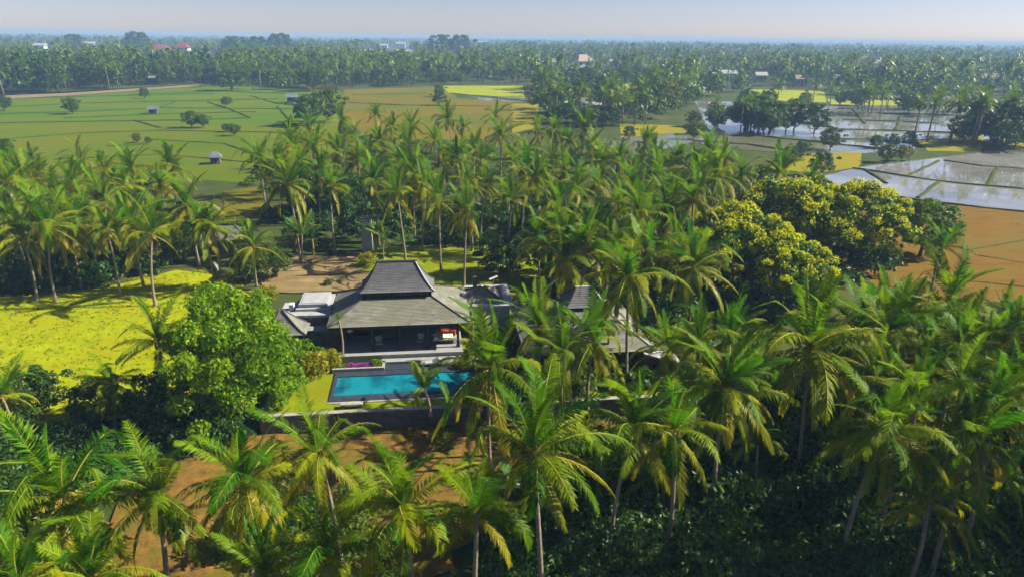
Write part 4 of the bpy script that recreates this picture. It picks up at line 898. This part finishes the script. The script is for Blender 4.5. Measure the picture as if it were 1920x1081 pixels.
# ------------------------------------------------------------------ distant buildings
M['redroof'] = surf_mat("red_tile", (0.18, 0.045, 0.04), (0.24, 0.065, 0.055), .5, .8)
M['pinkroof'] = surf_mat("pink_tile", (0.28, 0.21, 0.19), (0.34, 0.26, 0.23), .5, .8)
M['blueroof'] = surf_mat("bluegrey_sheet", (0.09, 0.11, 0.15), (0.14, 0.16, 0.21), .5, .6)
M['tealroof'] = surf_mat("teal_sheet", (0.20, 0.27, 0.27), (0.26, 0.33, 0.33), .5, .6)
M['paleroof'] = surf_mat("pale_sheet", (0.32, 0.32, 0.34), (0.40, 0.40, 0.42), .5, .6)
HOUSES = []
def house(x, y, W, D, h, rh, roof, label, rz=0.0, name="house", hip=False, win=3, storeys=1, wall='white', grp=None):
    if y < 165: W, D, h, rh = W * .8, D * .85, h * .85, rh * .85
    p = G(x, y); o = empty(name, (p[0], p[1], 0), rz, label, "house", grp); HOUSES.append((p, W))
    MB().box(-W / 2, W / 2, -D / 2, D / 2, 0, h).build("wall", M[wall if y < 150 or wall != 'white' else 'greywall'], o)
    e = W * .06 + .4
    if hip: v = [(-W / 2 - e, -D / 2 - e, h + .01), (W / 2 + e, -D / 2 - e, h + .01), (W / 2 + e, D / 2 + e, h + .01), (-W / 2 - e, D / 2 + e, h + .01), (-W * .22, 0, h + rh), (W * .22, 0, h + rh)]; fs = [(0, 1, 5, 4), (1, 2, 5), (2, 3, 4, 5), (3, 0, 4), (0, 3, 2, 1)]
    else: v = [(-W / 2 - e, -D / 2 - e, h + .01), (W / 2 + e, -D / 2 - e, h + .01), (W / 2 + e, D / 2 + e, h + .01), (-W / 2 - e, D / 2 + e, h + .01), (-W / 2 - e, 0, h + rh), (W / 2 + e, 0, h + rh)]; fs = [(0, 1, 5, 4), (1, 2, 5), (2, 3, 4, 5), (3, 0, 4), (0, 3, 2, 1)]
    MB().add(v, fs).build("roof", M[roof], o)
    for s_ in range(storeys):
        z0 = h * s_ / storeys
        for k in range(win):
            a = -W / 2 + W * (k + .3) / win
            MB().box(a, a + W * .4 / win, -D / 2 - .06, -D / 2 - .002, z0 + h / storeys * .35, z0 + h / storeys * .8).build("window", M['poolstone'], o)
    MB().box(-W * .05, W * .05, -D / 2 - .1, -D / 2 - .062, 0, min(2.2, h * .8)).build("door", M['wood'], o); return o
for a in ((300, 104, 40, 16, 9, 9, 'redroof', "long red-roofed building among far trees at the left", .1, "house", True), (344, 106, 24, 14, 14, 8, 'redroof', "tiered white building with red roof among far trees at the left", 0, "house", True, 4, 3),
          (285, 153, 8, 5, 2.6, 1.6, 'paleroof', "small white hut in front of the left-hand far trees"), (365, 153, 12, 7, 3, 2.2, 'blueroof', "blue-grey roofed house at the end of the track, left of two", .2), (386, 153, 10, 7, 3, 2.2, 'blueroof', "blue-grey roofed house at the end of the track, right of two", -.2),
          (78, 98, 20, 12, 12, 4, 'paleroof', "white house above the far trees near the left edge"), (170, 92, 26, 12, 12, 4, 'paleroof', "pale house on the far plain left of the round dark tree"), (398, 112, 12, 8, 9, 3, 'paleroof', "small white house far right of the red roofs"),
          (692, 106, 14, 10, 9, 4, 'paleroof', "small white house at the far left of the central white cluster"), (720, 94, 22, 12, 12, 4, 'paleroof', "left white house of the central far cluster"), (752, 90, 30, 14, 13, 5, 'paleroof', "tall white house of the central far cluster"), (757, 106, 26, 12, 8, 4, 'paleroof', "low wide white house of the central far cluster"),
          (845, 100, 55, 20, 11, 7, 'tealroof', "wide pale teal roof below the tall far trees"), (905, 86, 40, 20, 14, 5, 'paleroof', "pale building beside the tall far trees"), (1092, 127, 26, 18, 8, 8, 'pinkroof', "big pinkish roof right of the middle, in far palms", .5, "house", True), (1032, 127, 17, 10, 7, 4, 'paleroof', "pale house left of the big pinkish roof"), (1148, 128, 8, 8, 8, 3, 'pinkroof', "narrow pinkish house right of the big pinkish roof"),
          (1213, 143, 14, 9, 7, 4, 'paleroof', "white gabled house right of the middle", .6), (1140, 152, 9, 7, 5, 3, 'paleroof', "white house behind the lime rice plots"), (1355, 150, 22, 9, 6, 3, 'paleroof', "long white house behind the lime field"), (1425, 152, 10, 7, 5, 3, 'paleroof', "small white house above the lime field"), (1500, 162, 10, 7, 6, 3, 'pinkroof', "pinkish house above the lime field's right end"), (1568, 158, 8, 6, 5, 3, 'paleroof', "small white house right of the lime field"),
          (1640, 132, 14, 9, 9, 4, 'paleroof', "white house in the far palms at the right"), (1850, 160, 16, 10, 6, 4, 'pinkroof', "pinkish house in palms near the right edge"), (1082, 207, 7, 5, 3, 2.2, 'blueroof', "dark-roofed hut with white gable below the lime plots", .9), (1118, 210, 3, 3, 3.2, 1.2, 'paleroof', "tiny white hut beside the dark-roofed hut"), (600, 152, 12, 8, 5, 3, 'paleroof', "white house behind the end of the green fields"),
          (548, 192, 4.5, 3.2, 2.4, 1.6, 'blueroof', "blue-grey hut at the right of the green fields", .3, "house", False, 2, 1, 'blueroof'), (288, 213, 3, 2.4, 1.7, 1.2, 'blueroof', "dark field hut in the green fields", .3, "house", False, 2, 1, 'stone'), (405, 307, 2.2, 2.2, 1.7, 1.3, 'blueroof', "little field shelter near the palm grove", .3, "house", True, 1, 1, 'stone')):
    house(*a)

# ------------------------------------------------------------------ the far wood, one mass to the horizon
def far_palm_tpl(seed):
    rng = RS(seed); V = []; F = []
    for i in range(13):
        el = math.radians(75 - 100 * i / 13 + rng.uniform(-10, 10)); q = i * 2.4 + rng.normal(0, .2); L = rng.uniform(3.6, 4.8); dx, dy = math.cos(q), math.sin(q); sx, sy = -dy, dx
        m = np.array([dx * math.cos(el) * L * .55, dy * math.cos(el) * L * .55, 10 + math.sin(el) * L * .55 + .4]); e = np.array([dx * math.cos(el - .6) * L, dy * math.cos(el - .6) * L, 10 + math.sin(el - .5) * L]); o = np.array([0, 0, 10.]); s = np.array([sx, sy, -.35]) * .85; s2 = np.array([-sx, -sy, -.35]) * .85
        n = len(V); V += [o, m + s, m + np.array([0, 0, .1]), m + s2, e]; F += [(n, n + 1, n + 4, n + 2), (n, n + 2, n + 4, n + 3)]
    n = len(V); V += [(-.2, 0, 0), (.2, 0, 0), (.15, 0, 10), (-.15, 0, 10)]; F += [(n, n + 1, n + 2, n + 3)]
    n = len(V); V += [(0, -.2, 0), (0, .2, 0), (0, .15, 10), (0, -.15, 10)]; F += [(n, n + 1, n + 2, n + 3)]
    return np.array(V, float), np.array(F)
def far_tree_tpl(seed, R=4.5, H=10, nc=16, per=12, size=.85):
    rng = RS(seed); cs, rad = crown_clumps(rng, R, 1.5, H, nc, 1.6); return leaf_cloud(rng, cs, rad, [per] * nc, size, .7)
PT = [far_palm_tpl(i) for i in range(5)]; TT = [far_tree_tpl(50 + i) for i in range(4)]; TS = [far_tree_tpl(60 + i, 5, 10, 10, 8, 1.5) for i in range(4)]
def far_scatter(d0, d1, n, seed, sp=0.25):
    rng = RS(seed); out = []
    while len(out) < n:
        d = math.exp(rng.uniform(math.log(d0), math.log(d1))) if d1 > 900 else rng.uniform(d0, d1); a = rng.uniform(-.74, .74); x, y = d * math.tan(a), d
        px, py = proj((x, y, 0))
        if py > 185 + 0 * px or (py > 157 and px < 1000): continue
        if 820 < px < 1000 and py > 152: continue
        if any(abs(x - hp[0] * y / hp[1]) < w_ * .8 + 2 and -.42 * hp[1] < y - hp[1] < w_ for hp, w_ in HOUSES): continue
        if any(l[0] < px < l[2] and l[1] - 4 < py < l[3] + 12 for l in LIME): continue
        out.append((x, y))
    return np.array(out)
def far_wood(name, label, P, tpls, mat, s0, s1, seed, h0=.8, h1=1.3):
    rng = RS(seed); V, F, _ = stamp(tpls, P, rng.uniform(s0, s1, len(P)), rng, hs=rng.uniform(h0, h1, len(P))); o = obj(name, mesh_np(name, V, F, mat)); tag(o, label, "wood", kind="stuff")
def palm_tpl(seed):
    V, F = far_crown(seed, 15, 4.4, 8); V = V + np.array([0, 0, 10.0]); n = len(V)
    return np.concatenate([V, [(-.2, 0, 0), (.2, 0, 0), (0, .1, 10), (0, -.2, 0), (0, .2, 0), (.1, 0, 10)]]), np.concatenate([F, [(n, n + 1, n + 2), (n + 3, n + 4, n + 5)]])
PT2 = [palm_tpl(970 + i) for i in range(4)]
def mid_wood(px, npalm, ntree, seed, where, pm='farpalm', tm='mid', ts=(.6, 1.15)):
    ok = lambda q: not any(l[0] - 4 < proj((q[0], q[1], 0))[0] < l[2] + 4 and l[1] - 3 < proj((q[0], q[1], 0))[1] < l[3] + 14 for l in LIME) and not any(abs(q[0] - hp[0] * q[1] / hp[1]) < w_ * .6 + 2 and -60 < q[1] - hp[1] < w_ for hp, w_ in HOUSES)
    rng = RS(seed); P = np.array([q for q in scatter(px, npalm, rng) if ok(q)]); far_wood("palm_thicket", "mass of distant palms filling the plain " + where, P, PT2, M[pm], .95, 1.3, seed)
    P = np.array([q for q in scatter(px, ntree, rng) if ok(q)]); far_wood("leafy_thicket", "mass of distant leafy trees filling the plain " + where, P, TT, M[tm], ts[0], ts[1], seed + 1)
mid_wood([(1005, 232), (1010, 160), (1240, 142), (1310, 188), (1300, 205), (1235, 232)], 90, 170, 401, "around the lime rice plots")
mid_wood([(1250, 186), (1250, 140), (1990, 140), (1990, 196), (1560, 184)], 230, 200, 402, "beyond the flooded paddies")
mid_wood([(-60, 182), (130, 172), (390, 156), (390, 140), (-60, 150)], 130, 120, 403, "beyond the green fields", "farpalm_dark", "dark", (.9, 1.5))
mid_wood([(395, 172), (640, 168), (830, 160), (1005, 160), (1005, 140), (395, 140)], 180, 130, 404, "behind the tan field")
far_wood("far_palm_wood", "mass of far palms reaching toward the horizon", far_scatter(430, 1100, 2600, 91), PT, M['farpalm'], .95, 1.4, 1)
far_wood("far_leafy_wood", "mass of far leafy trees among the palms", far_scatter(450, 1100, 720, 92), TT, M['mid'], .9, 1.5, 2)
far_wood("horizon_palm_wood", "hazy mass of palms near the horizon", far_scatter(1000, 3600, 3000, 93), PT, M['farpalm'], 1.1, 1.6, 3)
far_wood("horizon_leafy_wood", "hazy mass of leafy trees near the horizon", far_scatter(1000, 4200, 1800, 94), TS, M['mid'], 1.1, 1.9, 4)
# tree line on the distant rise
rng = RS(95); P = []; Z = []
for i in range(1000):
    a = rng.uniform(-.74, .74); j = rng.uniform(3, ny - .5); y = 3200 + j * 300; t = j / ny
    P.append((y * math.tan(a), y)); Z.append((12 + 3 * math.exp(-((a + .02) / .42) ** 2)) * min(1, t * 2.2) - 2)
V, F, _ = stamp(TS, P, rng.uniform(.9, 1.8, len(P)), rng, Z, rng.uniform(.6, .95, len(P))); o = obj("skyline_wood", mesh_np("skyline_wood", V, F, M['mid'])); tag(o, "hazy line of trees along the horizon", "wood", kind="stuff")
for i, (x, y, s, lab) in enumerate(((262, 108, 4.6, "round dark tree standing tall on the far plain at the left"), (440, 112, 4.0, "leftmost of the three dark trees on the far plain"), (485, 112, 4.0, "middle of the three dark trees on the far plain"), (528, 112, 4.6, "rightmost and tallest of the three dark trees on the far plain"), (832, 113, 4.7, "left of the two tallest trees on the horizon"), (866, 113, 4.7, "right of the two tallest trees on the horizon"),
                                    (145, 104, 4.0, "dark tree on the far plain near the left edge"))):
    tree(mids[0], G(x, y), s, i, lab, "landmark trees on the plain")

# ------------------------------------------------------------------ haze
hm, n, l, out = nodes("haze_air"); n_ = hm.node_tree.nodes
vol = n_.new("ShaderNodeVolumePrincipled"); vol.inputs["Color"].default_value = (0.28, 0.45, 0.78, 1); vol.inputs["Density"].default_value = 0.00042; vol.inputs["Absorption Color"].default_value = (0.08, 0.08, 0.08, 1); vol.inputs["Anisotropy"].default_value = 0.0
hm.node_tree.links.new(vol.outputs[0], out.inputs["Volume"])
hz = MB().box(-9500, 9500, -700, 9500, -1.0, 37.0).build("haze", hm); tag(hz, "thin blue haze lying over the whole plain", "haze", kind="stuff")
